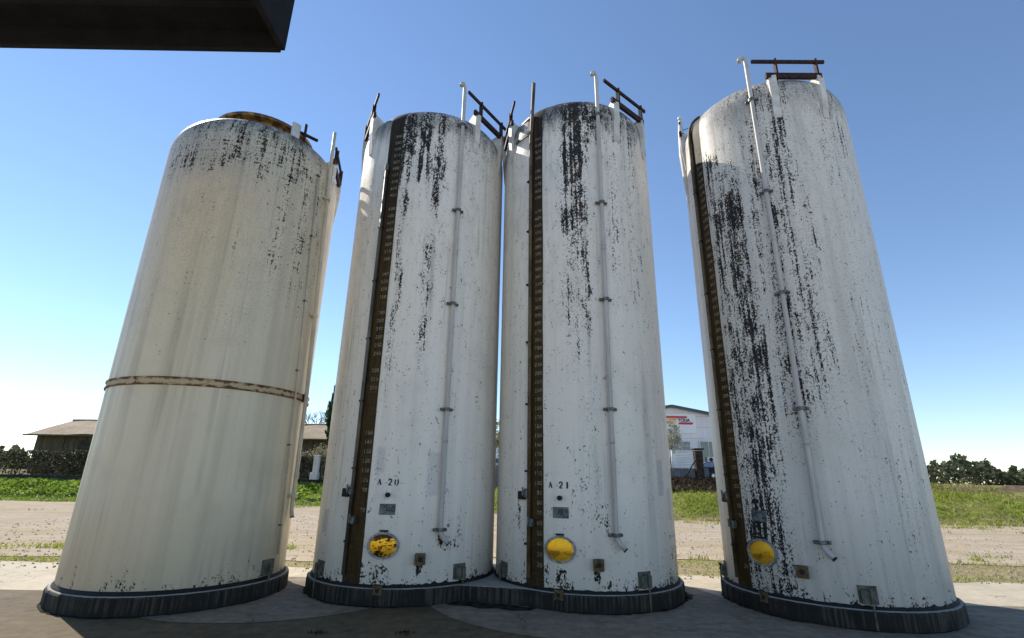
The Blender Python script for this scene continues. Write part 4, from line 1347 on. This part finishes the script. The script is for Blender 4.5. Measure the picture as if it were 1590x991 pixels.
# far treeline so that the horizon is not empty
mb = MB()
for i in range(34000):
    a = random.uniform(-70, 70); d = random.uniform(150, 190)
    x, y = d * math.sin(rad(a)), d * math.cos(rad(a))
    z = 1.2 + random.random() ** .8 * (4.2 + 1.3 * math.sin(a * .35) + 1.0 * math.sin(a * 1.1) + .7 * math.sin(a * 3.7) + .4 * math.sin(a * 9.1))
    leaf(mb, Vector((x, y, z)), random.uniform(.35, .8), .8)
M['wood'] = leaf_mat('distant_wood', (.05, .06, .03), (.10, .11, .055))
o = mb.build('far_woodland', M['wood']); o['kind'] = 'stuff'

# ------------------------------------------------------------------ dark canopy over the photographer's left
M['canopy'] = simple('blackened_canopy_steel', (.014, .013, .013), .8, var=.4, scale=3, spec=.2)
t = thing('canopy', 'near-black canopy end cutting into the upper left corner of the sky', 'canopy', (-2.56, 4.2, 0))
mb = MB()
mb.box((-3.42, -3.6, 6.30), (6.84, 7.2, .10))
for k in range(9): mb.box((-3.42, -.35 - .81 * k, 6.22), (6.7, .07, .06))
mb.build('soffit', M['canopy'], t)
mb = MB(); mb.box((-3.42, .03, 6.50), (6.84, .06, 1.02), None, 0, .006); mb.box((.03, -3.6, 6.50), (.06, 7.26, 1.02), None, 0, .006); mb.build('fascia', M['canopy'], t)
mb = MB(); mb.box((-3.42, -3.6, 7.06), (7.1, 7.5, .05)); mb.build('roof', M['canopy'], t)
for y_ in (-.5, -6.6):
    mb = MB()
    mb.box((-6.4, y_, 3.12), (.012, .18, 6.24))
    for sx in (-1, 1): mb.box((-6.4 + sx * .096, y_, 3.12), (.012, .18, 6.24))
    mb.build('post', M['iron'], t)
# a few blown leaves and weeds on the yard
def weed(label, x, y, s):
    mb = MB()
    for k in range(26):
        a = random.uniform(0, 2 * PI); r = random.random() * s
        leaf(mb, Vector((x + r * math.cos(a) * 2.2, y + r * math.sin(a) * .7, .006 + random.random() * .02)), .018)
    o = mb.build('weed_tuft', M['hedge']); tag(o, label, 'weed', 'weeds and litter on the yard')
weed('flattened dark weed tuft low on the yard near the left bottom corner', -2.05, 6.13, .05)
weed('small dark weed tuft on the yard in front of the A-20 tank', -1.10, 6.17, .05)

# ------------------------------------------------------------------ light
AZ, EL = 40., 42.
d = Vector((math.cos(rad(AZ)) * math.cos(rad(EL)), -math.sin(rad(AZ)) * math.cos(rad(EL)), -math.sin(rad(EL))))
su = bpy.data.lights.new('sun', 'SUN'); su.energy = 5.0; su.angle = rad(.5); su.color = (1.0, .92, .79)
so = bpy.data.objects.new('sun', su); COL.objects.link(so)
so.rotation_euler = d.to_track_quat('-Z', 'Y').to_euler(); so.location = (-20, 25, 25)
w = bpy.data.worlds.new('World'); sc.world = w; w.use_nodes = True
nt = w.node_tree; bg = nt.nodes['Background']
sky = nt.nodes.new('ShaderNodeTexSky'); sky.sky_type = 'NISHITA'; sky.sun_disc = False
sky.sun_elevation = rad(EL)
sky.sun_rotation = math.atan2(-d.x, -d.y)
sky.altitude = 200; sky.air_density = 1.0; sky.dust_density = .0; sky.ozone_density = 3.2
nt.links.new(sky.outputs[0], bg.inputs[0]); bg.inputs[1].default_value = .15

# ------------------------------------------------------------------ camera
cam = bpy.data.cameras.new('camera'); co = bpy.data.objects.new('camera', cam); COL.objects.link(co)
cam.sensor_fit = 'HORIZONTAL'; cam.sensor_width = 36.; cam.lens = 36. * 768.85 / 1590.
cam.clip_end = 2000; cam.clip_start = .05
th, ro = .30882, .01695
f = Vector((0, math.cos(th), math.sin(th))); u0 = Vector((0, -math.sin(th), math.cos(th))); r0 = Vector((1, 0, 0))
# image is turned clockwise by ro: camera turned the other way round its axis
rr_ = r0 * math.cos(ro) + u0 * math.sin(ro); uu_ = u0 * math.cos(ro) - r0 * math.sin(ro)
Mc = Matrix((rr_, uu_, -f)).transposed().to_4x4(); Mc.translation = Vector((0, 0, 1.4343 + RIM))
co.matrix_world = Mc
sc.camera = co
sc.view_settings.view_transform = 'Standard'; sc.view_settings.look = 'None'
sc.view_settings.exposure = .32; sc.view_settings.gamma = 1
sc.view_settings.use_curve_mapping = False
sc.cycles.max_bounces = 8
sc.cycles.use_denoising = True
